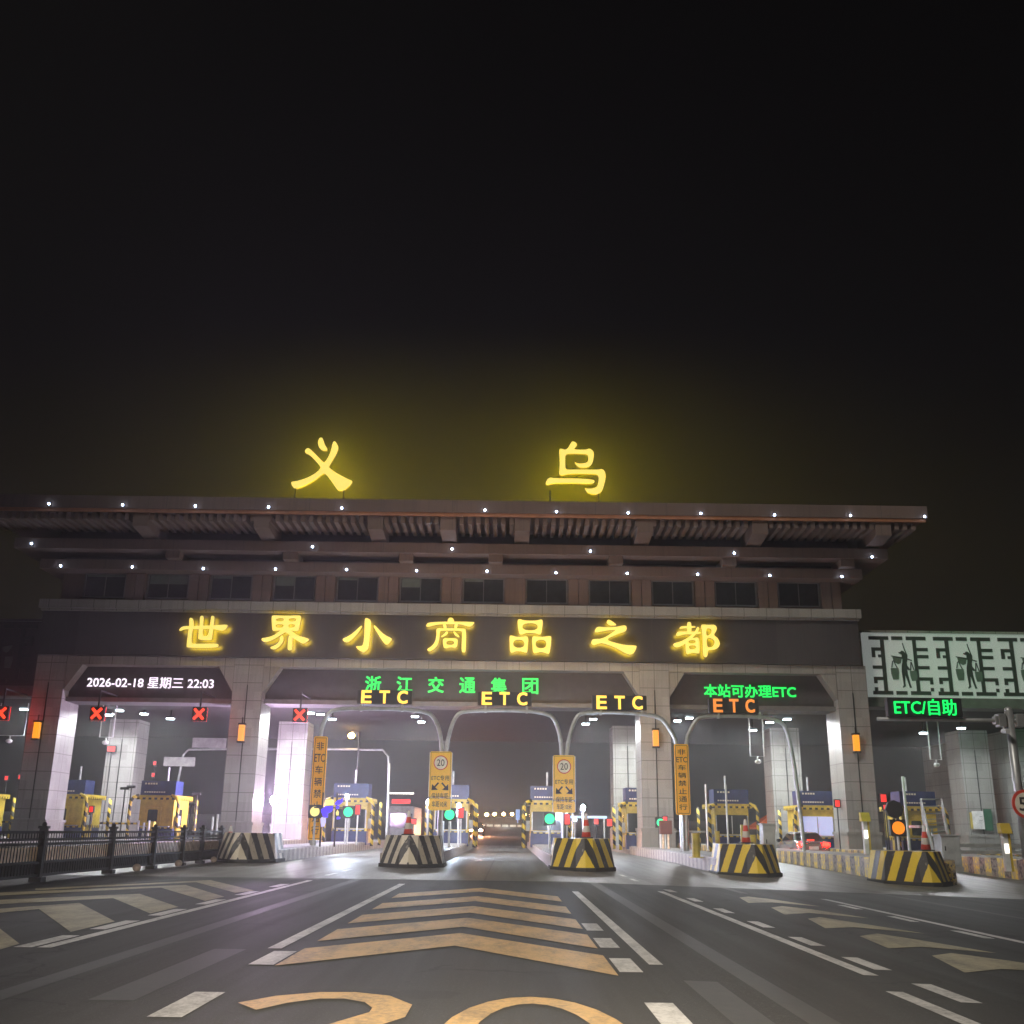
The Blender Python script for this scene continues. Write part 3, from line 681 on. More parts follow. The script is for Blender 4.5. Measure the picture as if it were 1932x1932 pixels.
def big_char(ch, Y, depth, label, grp, rim, posts=None):
    (ox, oy, s), pol = CH[ch]
    conv = lambda p: W((ox + p[0]*s)/1.590062, (oy + p[1]*s)/1.590062, Y)
    pts = [conv(p) for loops in pol for l in loops for p in l]
    cx = (min(p.x for p in pts)+max(p.x for p in pts))/2; zb = min(p.z for p in pts)
    r = thing('sign_character', label, 'sign letter', (cx, Y, zb), grp)
    face, rm, ret = MB(), MB(), MB()
    for i, loops in enumerate(pol):
        lo = [chaikin([(conv(p).x, conv(p).z) for p in l], 2) for l in loops]
        face.shape(lo, Y + 0.004*i, Y + 0.03 + 0.004*i, back=False)
        rm.shape(lo, Y + depth - 0.06 + 0.004*i, Y + depth - 0.05 + 0.004*i, front=False, sides=False)
        ret.shape(lo, Y + 0.034 + 0.004*i, Y + depth + 0.004*i, back=False)
    link('letter_face', face, 'letter_face', r)
    link('letter_return', ret, 'letter_side', r)
    link('hidden_rear_glow', rm, rim, r)
    if posts:
        f = MB()
        for x in posts(cx): f.bx(x-.04, x+.04, Y+.06, Y+.12, 19.82, zb+.25)
        link('support_frame', f, 'black', r)
    return r
for c, l in (('义', 'tall glowing yellow character of one dot and a cross above the roof'), ('乌', 'tall glowing yellow character of hooked bars above the roof')):
    big_char(c, 59.2, 0.2, l, 'yellow characters above the roof', 'roof_letter_glow', lambda cx: (cx-1.55, cx+1.35))
for c, l in (('世', 'glowing yellow character with three upright strokes, first of the dark band'), ('界', 'glowing yellow character with a gridded box over two legs on the dark band'),
             ('小', 'glowing yellow character of a hooked stem between two drops on the dark band'), ('商', 'glowing yellow character with a roof and small box inside, fourth on the dark band'),
             ('品', 'glowing yellow character made of three boxes on the dark band'), ('之', 'glowing yellow zigzag character with a dot on the dark band'), ('都', 'glowing yellow two-part character, last of the dark band')):
    big_char(c, 61.25, 0.15, l, 'yellow characters on the dark band', 'roof_letter_glow2')

# ------------------------------------------------------------------ lit writing on the gate
def led_text(name, body, pa, pb, Y, mat, label, bold=0.02, board=None, halo=None):
    a, b = W(*pa, Y), W(*pb, Y)
    r = thing(name, label, 'led sign', ((a.x+b.x)/2, Y, b.z))
    if board and halo:
        link('hidden_rear_glow', MB().add([(a.x, Y+.36, b.z), (b.x, Y+.36, b.z), (b.x, Y+.36, a.z), (a.x, Y+.36, a.z)], [(0,1,2,3)]), halo, r)  # glowing plane added behind the board to spread its colour
    if board: link('sign_board', MB().bx(a.x-board, b.x+board, Y+.05, Y+.35, b.z-.05, a.z+.05), 'dark_metal', r, bevel=0.02)
    z0, z1 = min(a.z, b.z), max(a.z, b.z)
    if isinstance(body, str):
        link('lettering', text_mb(body, a.x, b.x, z0, z1, Y, 0.04, bold), mat, r)
    else:
        w = (z1-z0)*1.02 if body[0] != 'E' else (b.x-a.x)*.21; n = len(body)
        for i, c in enumerate(body):
            x = a.x + (b.x-a.x-w)*i/(n-1); link('character', text_mb(c, x, x+w, z0, z1, Y, 0.04, bold), mat, r)
    return r
led_text('led_sign', '2026-02-18 星期三 22:03', (166,1276), (402,1300), 62.7, 'white_led', 'white date and time display in the recess of the bay on the left', 0.012)
led_text('led_sign', list('浙江交通集团'), (690,1276), (1015,1309), 62.7, 'green', 'six widely spaced green characters in the recess over the middle lanes', 0.03)
led_text('led_sign', '本站可办理ETC', (1328,1291), (1502,1317), 62.7, 'green', 'green line of text ending in ETC in the recess above the silver car', 0.03)

def lantern(px, py, label):
    c = W(px, py, 61.8)
    r = thing('wall_lantern', label, 'lantern', (c.x, 61.8, c.z-0.6), 'amber lanterns on the gate pillars')
    link('lamp_shade', MB().bx(c.x-.16, c.x+.16, 61.6, 61.9, c.z-.46, c.z+.46), 'lantern', r, bevel=0.03)
    link('frame', MB().bx(c.x-.20, c.x+.20, 61.58, 61.92, c.z+.465, c.z+.56).bx(c.x-.20, c.x+.20, 61.58, 61.92, c.z-.56, c.z-.465).bx(c.x-.03, c.x+.03, 61.72, 61.78, c.z+.56, c.z+.9), 'black', r)
    link('wall_arm', MB().bx(c.x-.05, c.x+.05, 61.925, 61.99, c.z-.35, c.z+.35), 'black', r)
lantern(70,1378,'amber lantern on the dim outermost pillar beside the fence'); lantern(456,1383,'amber lantern on the pillar above the violet strobe light')
lantern(1237,1393,'amber lantern on the pillar behind the tall orange no-entry sign'); lantern(1615,1402,'amber lantern on the pillar next to the lattice screen')

# small white spots along the eaves
k = 0
ROW1 = [(93,951),(232,953),(369,955),(507,957),(645,959),(915,963),(1050,966),(1185,968),(1322,969),(1461,972),(1604,973),(1744,975)]
ROW2 = [(60,1026),(590,1032),(853,1036),(1114,1040),(1385,1044),(1645,1051)]
ROW3 = [(115,1068),(250,1070),(384,1073),(520,1074),(654,1075),(786,1077),(919,1078),(1049,1081),(1183,1082),(1316,1084),(1452,1086),(1588,1088)]
ORD = ['first','second','third','fourth','fifth','sixth','seventh','eighth','ninth','tenth','eleventh','twelfth']
for nm, row, Y in (('top', ROW1, 58.26), ('middle', ROW2, 60.26), ('lowest', ROW3, 60.96)):
    for i, (px, py) in enumerate(row):
        c = W(px, py, Y)
        o = MB().ball(c + Vector((0, -0.05, 0)), 0.062, 8, 6)
        s = single('eave_spotlight', o, 'spot', 'white spot on the %s eave, %s from the dark end' % (nm, ORD[i]), 'spotlight', 'white spotlights along the eaves', smooth=True)
        link('socket', MB().bx(c.x-.07, c.x+.07, Y-.02, Y+.035, c.z-.07, c.z+.07), 'dark_metal', s)

# floodlights under the canopy
FL = [(47,1333,'beside the cut red cross'),(205,1349,'right of the second red cross'),(227,1333,'upper one over the hanging camera frame'),(272,1347,'over the pale column on the left'),(322,1356,'left of the third red cross'),(587,1337,'touching the last red cross'),(605,1348,'middle of three after the last red cross'),(627,1357,'lowest of three after the last red cross'),(783,1352,'upper of a pair in the middle bay'),(795,1362,'lower of a pair in the middle bay'),(1119,1357,'upper of a pair below the third amber letters'),(1105,1366,'lower of a pair below the third amber letters'),(1278,1360,'just left of the grey arch over the silver car lane'),(1300,1348,'on the corner of the grey arch'),(1484,1353,'beyond the far corner of the grey arch'),(1452,1363,'below the orange letters, upper'),(1420,1378,'over the hanging camera frame in the right bay'),(1742,1383,'left one below the bright green sign'),(1813,1374,'right one below the bright green sign')]
for px, py, l in FL:
    c = W(px, py, 70.0); c.z = min(c.z, 8.55)
    r = thing('floodlight', 'white canopy floodlight ' + l, 'floodlight', c, 'floodlights under the canopy')
    link('housing', MB().bx(c.x-.28, c.x+.28, 69.82, 70.2, c.z+.03, c.z+.13).bx(c.x-.04, c.x+.04, 70.0, 70.1, c.z+.13, 8.66), 'dark_metal', r)
    link('lens', MB().bx(c.x-.22, c.x+.22, 69.80, 70.1, c.z-.05, c.z+.02), 'flood', r)
    lamp('SPOT', r, c + Vector((0, -.05, -.10)), 1700, (0.95, 0.98, 1.0), aim=(c.x, c.y-.05, 0), cone=172, blend=0.12, size=0.12)

# red crosses
for px, py, l in ((1,1345,'red cross lane signal cut by the edge of the view'),(182,1346,'red cross lane signal above the yellow booth behind the fence'),(375,1347,'red cross lane signal over the white panels'),(565,1349,'red cross lane signal above the violet strobe')):
    c = W(px, py, 60.0)
    r = thing('lane_signal', l, 'lane signal', c, 'red cross lane signals')
    for sg in (1, -1):
        link('cross_bar', MB().obox((c.x-.27, 60-.01*sg, c.z-.29*sg), (c.x+.27, 60-.01*sg, c.z+.29*sg), 0.05, 0.14), 'red_led', r)
    link('hidden_rear_glow', MB().add([(c.x-.4,60.31,c.z-.4),(c.x+.4,60.31,c.z-.4),(c.x+.4,60.31,c.z+.4),(c.x-.4,60.31,c.z+.4)], [(0,1,2,3)]), 'added_glow_red', r)  # glowing plane added behind the signal to spread red around it
    link('housing', MB().bx(c.x-.4, c.x+.4, 60.08, 60.3, c.z-.4, c.z+.4).bx(c.x-.04, c.x+.04, 60.15, 60.23, c.z+.4, 8.62).bx(c.x-.04, c.x+.04, 60.15, 64.9, 8.62, 8.70), 'dark_metal', r)

# hanging camera frames
for (xa, xb, yt, yb, l) in ((2,45,1333,1388,'white hanging camera frame at the edge by the cut red cross'),(195,213,1335,1391,'white hanging camera frame above the yellow booth on the left'),(1414,1442,1385,1427,'white hanging camera frame in front of the bay with the silver car'),(1750,1776,1378,1433,'white hanging camera frame under the bright green sign')):
    a, b = W(xa, yt, 67), W(xb, yb, 67); zb = b.z
    r = thing('hanging_camera', l, 'camera', ((a.x+b.x)/2, 67, zb-.5), 'hanging camera frames')
    link('frame', MB().tube([(a.x,67,8.63),(a.x,67,zb),(b.x,67,zb),(b.x,67,8.63)], 0.04, 6), 'white_metal', r)
    m = (a.x+b.x)/2
    link('camera', MB().tube([(m,67,zb-.05),(m,67,zb-.22)], 0.04, 6).ball((m,66.95,zb-.34), 0.17, 10, 6, (1.2,1.2,.8)), 'white_metal', r, smooth=True)

# ------------------------------------------------------------------ grey arches over the lanes with amber letters
ARCH = [((602,1392),(617,1345),(640,1336),(800,1338),(826,1360),(836,1420)), ((839,1420),(856,1352),(880,1339),(1030,1341),(1053,1365),(1062,1428)),
        ((1066,1428),(1083,1355),(1104,1342),(1240,1347),(1262,1372),(1281,1408)), ((1290,1405),(1309,1362),(1326,1350),(1462,1352),(1490,1380),(1512,1550))]
for i, (pts, l) in enumerate(zip(ARCH, ('grey pipe arch between the tall orange sign and the left speed sign','grey pipe arch between the two speed limit signs','grey pipe arch from the right speed sign to the tall no-entry sign','grey pipe arch in front of the bay with the silver car'))):
    w = [W(*p, 51.0) for p in pts]
    g0, g1 = gz(w[0].x, 51)+.4, gz(w[-1].x, 51)+.4
    w[0] = Vector((w[0].x, 51, w[0].z)); path = [Vector((w[0].x+(-.02), 51, g0))] + w + ([Vector((w[-1].x, 51, g1))] if i < 3 else [Vector((w[-1].x+.05, 51, g1))])
    # round the two bends
    def rnd(P, n=2):
        for _ in range(n):
            q = [P[0]]
            for a, b in zip(P[:-1], P[1:]): q += [a*.75+b*.25, a*.25+b*.75]
            P = q + [P[-1]]
        return P
    path = rnd(path, 2)
    r = thing('lane_arch', l, 'arch', (path[0].x, 51, g0), 'grey arches over the lanes')
    link('pipe', MB().tube(path, 0.10, 10), 'steel', r, smooth=True)
    mid = (w[2].x + w[3].x)/2; zt = (w[2].z+w[3].z)/2
    for q in (-1.0, 1.0): link('clamp', MB().bx(mid+q-.05, mid+q+.05, 50.86, 51.14, zt-.13, zt+.2), 'steel', r)
for (pa, pb, mat, l) in (((683,1303),(768,1327),'amber_led','amber ETC letters over the lane beside the left speed sign'),((910,1306),(994,1330),'amber_led','amber ETC letters over the lane between the speed signs'),((1126,1313),(1212,1338),'amber_led','amber ETC letters in front of the pillar'),((1346,1319),(1424,1344),'orange_led','dimmer orange ETC letters over the lane of the yellow bollards')):
    led_text('lane_sign', list('ETC'), pa, pb, 50.8, mat, l, 0.045, 0.22, 'added_glow_amber' if mat == 'amber_led' else None)

# ------------------------------------------------------------------ islands, crash blocks
ISL = [-33.3, -27.4, -21.5, -15.5, -9.7, -3.5, 2.5, 8.4, 14.1, 20.2, 26.1]
NAMES = {-33.3:'far left edge', -27.4:'second from the left edge', -21.5:'third from the left edge', -15.5:'with the pillar above the violet strobe', -9.7:'of the tall orange sign on the left', -3.5:'of the left speed sign', 2.5:'of the right speed sign', 8.4:'of the pillar with the tall orange sign', 14.1:'of the yellow bollards', 20.2:'of the round red speed disc', 26.1:'of the steel stair booth'}
for x in ISL:
    y0, y1 = {-9.7: 41.5, -3.5: 38.6, 2.5: 38.1, 8.4: 38.9, 14.1: 36.9, 20.2: 38.5}.get(x, 54), 84
    if x < -10: y0 = 46
    g = gz(x, 50); w = 1.0; h = 0.45 if x < 12 else 0.55
    r = thing('toll_island', 'long raised kerbed island ' + NAMES[x], 'traffic island', (x, y0, g), 'raised islands between the lanes')
    link('kerb', MB().bx(x-w, x+w, y0, y1, g-.5, g+h), 'kerb_w' if x < 14 else 'kerb_y', r, bevel=0.03)
    link('top_slab', MB().bx(x-w+.12, x+w-.12, y0+.1, y1-.1, g+h, g+h+.03), 'island_top', r)
def crash_block(x, mat, yn, label, w=1.08, h=1.05, L=2.9):
    g = gz(x, yn)
    r = thing('crash_block', label, 'crash barrier', (x, yn, g), 'striped crash blocks at the island ends')
    def ring(z, ins, nose):
        return [(x, yn+nose, z), (x+w*.3-ins*.4, yn+.10+nose, z), (x+w-ins, yn+1.25+nose*.7, z), (x+w-ins, yn+L, z), (x-w+ins, yn+L, z), (x-w+ins, yn+1.25+nose*.7, z), (x-w*.3+ins*.4, yn+.10+nose, z)]
    bl = MB().loft([ring(g+.13, 0, 0), ring(g+.45, .05, .10), ring(g+h, .14, .36)])
    link('block', bl, mat, r)
    link('base_skirt', MB().loft([ring(g-.1, -.05, -.05), ring(g+.125, -.05, -.05)]), 'rubber', r)
crash_block(-9.75, 'bump_w', 39.6, 'cream and black crash block at the end of the black fence')
crash_block(-3.33, 'bump_w', 36.7, 'cream and black crash block before the left speed sign')
crash_block(2.58, 'bump_y', 36.2, 'yellow and black crash block before the right speed sign')
crash_block(8.45, 'bump_y', 37.0, 'yellow and black crash block next to the silver car')
crash_block(13.5, 'bump_y', 34.9, 'yellow and black crash block with the steel stair behind it')
crash_block(20.3, 'kerb_y', 33.0, 'low worn yellow kerb block at the far right', 1.1, 0.62, 6.0)

# ------------------------------------------------------------------ tall orange signs and speed signs
def plate(mb, x0, x1, z0, z1, y0, y1, rad=0.08):
    pts = []
    for cx, cz, a in ((x1-rad, z1-rad, 0), (x0+rad, z1-rad, 90), (x0+rad, z0+rad, 180), (x1-rad, z0+rad, 270)):
        pts += [(cx+rad*math.cos(math.radians(a+t)), cz+rad*math.sin(math.radians(a+t))) for t in (0,30,60,90)]
    return mb.shape([pts], y0, y1)
def border(x0, x1, z0, z1, y, t=0.03):
    return MB().bx(x0, x1, y, y+.004, z0, z0+t).bx(x0, x1, y, y+.004, z1-t, z1).bx(x0, x0+t, y, y+.004, z0+t, z1-t).bx(x1-t, x1, y, y+.004, z0+t, z1-t)
def tall_sign(x0, x1, z0, z1, label):
    Y = 50.4; cx = (x0+x1)/2; g = gz(cx, Y)
    r = thing('lane_notice', label, 'sign', (cx, Y, g+.45), 'tall orange no-entry notices')
    link('panel', plate(MB(), x0, x1, z0, z1, Y, Y+.08), 'orange_sign', r)
    link('border', border(x0+.05, x1-.05, z0+.06, z1-.06, Y-.005, .022), 'sign_black', r)
    link('post', MB().tube([(cx, Y+.2, g+.4), (cx, Y+.2, z1-.2)], 0.07, 8), 'steel', r)
    rows = ['非', 'ETC', '车', '辆', '禁', '止', '通', '行']; n = len(rows); w = x1-x0; st = (z1-z0-.35)/n
    for i, t in enumerate(rows):
        zc = z1 - .18 - st*(i+.5); hw = w*.27 if t != 'ETC' else w*.37
        link('lettering', text_mb(t, cx-hw, cx+hw, zc-st*.34, zc+st*.34, Y-.006, .004, .012), 'sign_black', r)
tall_sign(-9.26, -8.62, 0.72, 5.42, 'tall narrow orange notice of vertical black text beside the blue lit figure')
tall_sign(7.84, 8.52, 2.05, 5.28, 'shorter orange notice of vertical black text in front of the pillar')
def speed_sign(x0, x1, z0, z1, label):
    Y = 50.5; cx = (x0+x1)/2; g = gz(cx, Y); zs = z0 + (z1-z0)*.205
    r = thing('speed_sign', label, 'sign', (cx, Y, g+.45), 'orange speed limit signs')
    link('panel', plate(MB(), x0, x1, zs+.02, z1, Y, Y+.07), 'amber_sign', r)
    link('lower_panel', plate(MB(), x0, x1, z0, zs-.01, Y, Y+.07), 'amber_sign', r)
    link('border', border(x0+.04, x1-.04, zs+.06, z1-.04, Y-.005, .015), 'sign_black', r)
    link('edge_frame', MB().bx(x0-.03, x0-.004, Y+.01, Y+.09, z0+.05, z1-.05).bx(x1+.004, x1+.03, Y+.01, Y+.09, z0+.05, z1-.05), 'white_metal', r)
    link('post', MB().tube([(cx, Y+.2, g+.4), (cx, Y+.2, z1-.1)], 0.08, 8), 'steel', r)
    zc = z1 - .52; R = (x1-x0)*.33
    link('red_ring', MB().disc((cx, zc), R, Y-.012, Y-.002), 'red_sheet', r)
    link('disc_face', MB().disc((cx, zc), R*.86, Y-.018, Y-.0125), 'white_sheet', r)
    link('lettering', text_mb('20', cx-R*.52, cx+R*.52, zc-R*.46, zc+R*.46, Y-.022, .003, .005), 'sign_black', r)
    H = zs; a = z1 - 1.10
    link('lettering', text_mb('ETC专用', x0+.10, x1-.10, a-.24, a, Y-.008, .004, .004), 'sign_black', r)
    b = a - .34; ar = MB()
    for sg in (-1, 1):
        ar.obox((cx+sg*.08, Y-.006, b), (cx+sg*.28, Y-.006, b-.22), 0.004, 0.075)
        ar.shape([[(cx+sg*.40, b-.34), (cx+sg*.38, b-.06), (cx+sg*.10, b-.32)][::sg]], Y-.007, Y-.003)
    link('arrow', ar, 'sign_black', r)
    link('lettering', text_mb('保持车距', x0+.12, x1-.12, b-.72, b-.46, Y-.008, .004, .004), 'sign_black', r)
    link('lettering', text_mb('车距10米', x0+.16, x1-.16, z0+.14, zs-.14, Y-.008, .004, .004), 'sign_black', r)
speed_sign(-3.73, -2.70, 2.12, 4.80, 'orange speed limit sign on the island near the red bus sign')
speed_sign(2.11, 3.13, 2.08, 4.70, 'orange speed limit sign on the island with the blue strobe')

# ------------------------------------------------------------------ toll booths
def roof_sign_marks(x0, x1, z0, z1, y):
    mb = MB(); w = x1-x0
    mb.disc((x0+w*.12, z1-.17), .06, y, y+.004, 10)
    for i in range(4): mb.bx(x0+w*(.18+.075*i), x0+w*(.235+.075*i), y, y+.004, z1-.22, z1-.12)
    for i in range(9): mb.bx(x0+w*(.10+.07*i), x0+w*(.15+.07*i), y, y+.004, z0+.14, z0+.22)
    return mb
def booth(x, y, lit, face, label):
    """booth whose front looks back down the lane; face = side turned to the viewer"""
    g = gz(x, y)+.30; w, L, h = 2.1, 3.0, 2.62
    r = thing('toll_booth', label, 'toll booth', (x, y, g), 'yellow and blue toll booths')
    x0, x1, z = x-w/2, x+w/2, g
    link('body', MB().bx(x0, x1, y, y+L, z+.85, z+h), 'yellow', r, bevel=.03)
    link('lower_band', MB().bx(x0-.02, x1+.02, y-.02, y+L+.02, z, z+.845), 'blue', r)
    link('stripe_trim', MB().bx(x0-.03, x1+.03, y-.03, y+L+.03, z+.80, z+.95), 'trim', r)
    if lit is None:
        f = MB().bx(x0+.35, x1-.75, y-.06, y-.004, z+1.0, z+2.05)
        wnd = link('shutter', f, 'yellow', r, bevel=.02)
        link('window', plate(MB(), x0+.55, x1-.95, z+1.08, z+1.92, y-.075, y-.062), 'glass', wnd)
    else:
        link('window', MB().bx(x0+.12, x1-.12, y-.035, y-.004, z+.98, z+2.1), 'booth_light' if lit else 'glass', r)
        link('window_frame', MB().bx(x0+.05, x0+.118, y-.05, y-.004, z+.98, z+2.05).bx(x1-.118, x1-.05, y-.05, y-.004, z+.98, z+2.05).bx(x-.03, x+.03, y-.05, y-.0355, z+.98, z+2.05), 'steel', r)
    sx = x1 if face > 0 else x0
    s0, s1 = sorted((sx+face*.004, sx+face*.03))
    dr = link('door', MB().bx(s0, s1, y+.8, y+1.75, z+.1, z+2.1), 'yellow', r)
    t0, t1 = sorted((sx+face*.032, sx+face*.045))
    link('door_window', MB().bx(t0, t1, y+.95, y+1.6, z+1.0, z+1.95), 'glass', dr)
    link('roof', MB().bx(x0-.18, x1+.18, y-.2, y+L+.15, z+h+.002, z+h+.14), 'yellow', r)
    link('roof_trim', MB().bx(x0-.19, x1+.19, y-.21, y+L+.16, z+h-.12, z+h-.002), 'trim', r)
    sg = link('roof_sign', MB().bx(x0-.02, x1+.02, y-.1, y+1.4, z+h+.145, z+h+1.0), 'blue', r)
    link('sign_writing', roof_sign_marks(x0, x1, z+h+.15, z+h+1.0, y-.106), 'white_sheet', sg)
    ga = MB()
    for yy in (y-.55,):
        link('guard_post', MB().tube([(x0-.42, yy, g-.05), (x0-.42, yy, g+2.3), (x0-.28, yy, g+2.62), (x0+.05, yy, g+2.75)], .10, 8), 'guard', r, smooth=True)
        link('guard_post', MB().tube([(x1+.42, yy, g-.05), (x1+.42, yy, g+2.3), (x1+.28, yy, g+2.62), (x1-.05, yy, g+2.75)], .10, 8), 'guard', r, smooth=True)
    for xx in (x0-.42, x1+.42): link('guard_post', MB().tube([(xx, y+L+.3, g-.05), (xx, y+L+.3, g+2.6)], .10, 8), 'guard', r, smooth=True)
    link('air_conditioner', MB().bx(x-face*.55-.38, x-face*.55+.38, y+1.75, y+2.5, z+h+.145, z+h+.62).bx(x-face*.55-.40, x-face*.55+.40, y+1.73, y+2.52, z+h+.625, z+h+.66), 'white_metal', r, bevel=.01)
    link('counter', MB().bx(x0+.15, x1-.15, y-.30, y-.055, z+.88, z+.95), 'steel', r)
    u0, u1 = sorted((sx+face*.05, sx+face*.30))
    link('card_box', MB().bx(u0, u1, y+.12, y+.55, z+.95, z+1.55), 'grey_metal', r, bevel=.01)
    link('antenna', MB().tube([(x, y+1.6, z+h+.13), (x, y+1.6, z+h+1.9)], .06, 6), 'white_metal', r)
    return r
for x, lit, l in ((-33.4, None, 'closed yellow booth cut by the edge beside the dim pillar'), (-27.2, None, 'closed bright yellow booth behind the fence beside the dim pillar'), (-21.6, None, 'closed yellow booth under the white panels and grey arch'),
                  (-9.7, False, 'hazy booth behind the tall orange sign and strobes'), (-3.5, False, 'hazy booth behind the left speed sign'), (2.45, False, 'dark booth right behind the right speed sign'), (8.3, False, 'booth half hidden behind the pillar of the orange notice'),
                  (13.75, False, 'dark windowed booth among the yellow bollards'), (19.0, True, 'lit booth with bluish window beyond the silver car'), (24.5, None, 'orange yellow booth behind the steel stair')):
    booth(x, 66.5 if x < 20 else 64.5, lit, 1 if x < 0 else -1, l)

# ------------------------------------------------------------------ silver car in its lane, and one coming far off
def car(x, y, head, label, glass_mat='car_glass'):
    """saloon car; head = +1 when its nose points away from the viewer"""
    g = gz(x, y)
    r = thing('saloon_car', label, 'car', (x, y, g))
    s = head
    def ring(yy, hw, z0, z1, tuck=.06):
        return [(x-hw+tuck, y+s*yy, g+z0), (x+hw-tuck, y+s*yy, g+z0), (x+hw, y+s*yy, g+z0+.18), (x+hw, y+s*yy, g+z1-.16), (x+hw-.10, y+s*yy, g+z1), (x-hw+.10, y+s*yy, g+z1), (x-hw, y+s*yy, g+z1-.16), (x-hw, y+s*yy, g+z0+.18)]
    body = MB().loft([ring(-2.32,.74,.34,.86), ring(-2.22,.86,.26,.98), ring(-1.6,.91,.22,1.02), ring(-.6,.92,.22,.96), ring(.7,.92,.22,.94), ring(1.5,.90,.22,.88), ring(2.1,.84,.24,.76), ring(2.34,.68,.32,.62)])
    link('body', body, 'silver', r, smooth=False, bevel=.04)
    def cab(yy, hw, z): return [(x-hw, y+s*yy, g+z), (x+hw, y+s*yy, g+z)]
    top = MB().loft([[(x-.80,y+s*-1.75,g+.98),(x+.80,y+s*-1.75,g+.98),(x+.82,y+s*1.05,g+.93),(x-.82,y+s*1.05,g+.93)],[(x-.66,y+s*-1.05,g+1.36),(x+.66,y+s*-1.05,g+1.36),(x+.68,y+s*.28,g+1.38),(x-.68,y+s*.28,g+1.38)],[(x-.58,y+s*-.85,g+1.44),(x+.58,y+s*-.85,g+1.44),(x+.58,y+s*.05,g+1.46),(x-.58,y+s*.05,g+1.46)]])
    cb = link('cabin', top, 'silver', r, bevel=.05)
    gl = MB()
    gl.add([(x-.68,y+s*-1.71,g+1.02),(x+.68,y+s*-1.71,g+1.02),(x+.58,y+s*-1.11,g+1.345),(x-.58,y+s*-1.11,g+1.345)], [(0,1,2,3)])
    link('rear_window', MB().add([v + Vector((0,-s*.03,.03)) for v in gl.v], gl.f), glass_mat, cb)
    for sd in (-1, 1):
        link('side_window', MB().add([(x+sd*.815,y+s*-1.45,g+1.03),(x+sd*.825,y+s*.85,g+1.0),(x+sd*.71,y+s*.25,g+1.34),(x+sd*.70,y+s*-1.0,g+1.33)], [(0,1,2,3)]), glass_mat, cb)
        m = link('mirror', MB().ball((x+sd*1.02, y+s*.75, g+1.0), .11, 8, 6, (1.2,.7,.8)).obox((x+sd*.86,y+s*.75,g+.96),(x+sd*1.0,y+s*.75,g+.98),.05,.05), 'black', r)
        for yy in (-1.42, 1.42):
            wl = MB(); cx = x+sd*.86
            wl.tube([(cx-.11, y+s*yy, g+.33), (cx+.11, y+s*yy, g+.33)], .33, 20)
            w_ = link('wheel', wl, 'rubber', r)
            link('rim', MB().tube([(cx+sd*.112-.01, y+s*yy, g+.33), (cx+sd*.112+.01, y+s*yy, g+.33)], .20, 14), 'steel', w_)
        if head > 0:
            link('tail_lamp', MB().bx(*sorted((x+sd*.48, x+sd*.82)), y-2.36, y-2.27, g+.76, g+.93), 'tail', r, bevel=.02)
        else:
            link('headlight', MB().bx(*sorted((x+sd*.42, x+sd*.72)), y-2.36, y-2.22, g+.52, g+.66), 'headlamp', r, bevel=.02)
    link('bumper', MB().bx(x-.84, x+.84, y-s*2.40, y-s*2.30, g+.30, g+.50), 'silver', r, bevel=.03)
    link('number_plate', MB().bx(x-.24, x+.24, y-s*2.36-.02, y-s*2.36+.01, g+.58, g+.74), 'plate', r)
    if head > 0: link('brake_light', MB().bx(x-.18, x+.18, y-1.86, y-1.80, g+1.03, g+1.08), 'red_led', r)
    return r
car(15.75, 58.4, 1, 'silver saloon car with glowing red tail lamps in the lane right of the yellow bollards')
car(-3.7, 128, -1, 'far car with bright headlights coming through the middle lane')

# ------------------------------------------------------------------ black fence on the left
fc = thing('lane_fence', 'black picket fence with pale reflective strip along the left kerb', 'fence', (-10.8, 27, 0))
FA, FB = Vector((-10.55, 12.0, 0)), Vector((-10.95, 41.6, 0))
def fp(t, z): return FA.lerp(FB, t) + Vector((0,0,z))
ps = [0.0, 0.225, 0.445, 0.60, 0.725, 0.83, 0.91, 1.0]
for t in ps:
    p = fp(t, 0)
    link('post', MB().bx(p.x-.075, p.x+.075, p.y-.075, p.y+.075, 0, 1.16).bx(p.x-.10, p.x+.10, p.y-.10, p.y+.10, 1.16, 1.22).ball((p.x,p.y,1.25), .06, 8, 6).bx(p.x-.14, p.x+.14, p.y-.14, p.y+.14, 0, .10), 'black', fc)
for z in (1.08, .92, .82, .42, .14): link('rail', MB().obox(fp(0, z), fp(1, z), .05, .06), 'black', fc)
pk = MB()
for i in range(190):
    p = fp((i+.5)/190, 0); pk.bx(p.x-.008, p.x+.008, p.y-.009, p.y+.009, .14, 1.08)
link('picket', pk, 'black', fc)['kind'] = 'stuff'
link('lower_panel', MB().obox(fp(0, .28)+Vector((-.05,0,0)), fp(1, .28)+Vector((-.05,0,0)), .02, .24), 'black', fc)
link('reflective_strip', MB().obox(fp(0, .60)+Vector((-.06,0,0)), fp(1, .60)+Vector((-.06,0,0)), .015, .30), 'beige', fc)
for t, l in ((.03,'pale round concrete foot nearest on the fence line'),(.30,'pale round concrete foot below the first tall fence post'),(.66,'pale pinkish concrete foot in the middle of the fence'),(.80,'brightest round concrete foot by the fence'),(.95,'last round concrete foot before the cream crash block')):
    p = fp(t, 0) + Vector((.18, 0, 0))
    single('concrete_foot', MB().ball((p.x, p.y, .10), .12, 12, 8, (1, 1.1, .9)), 'pale_block', l, 'concrete foot', 'round concrete feet along the fence', smooth=True)

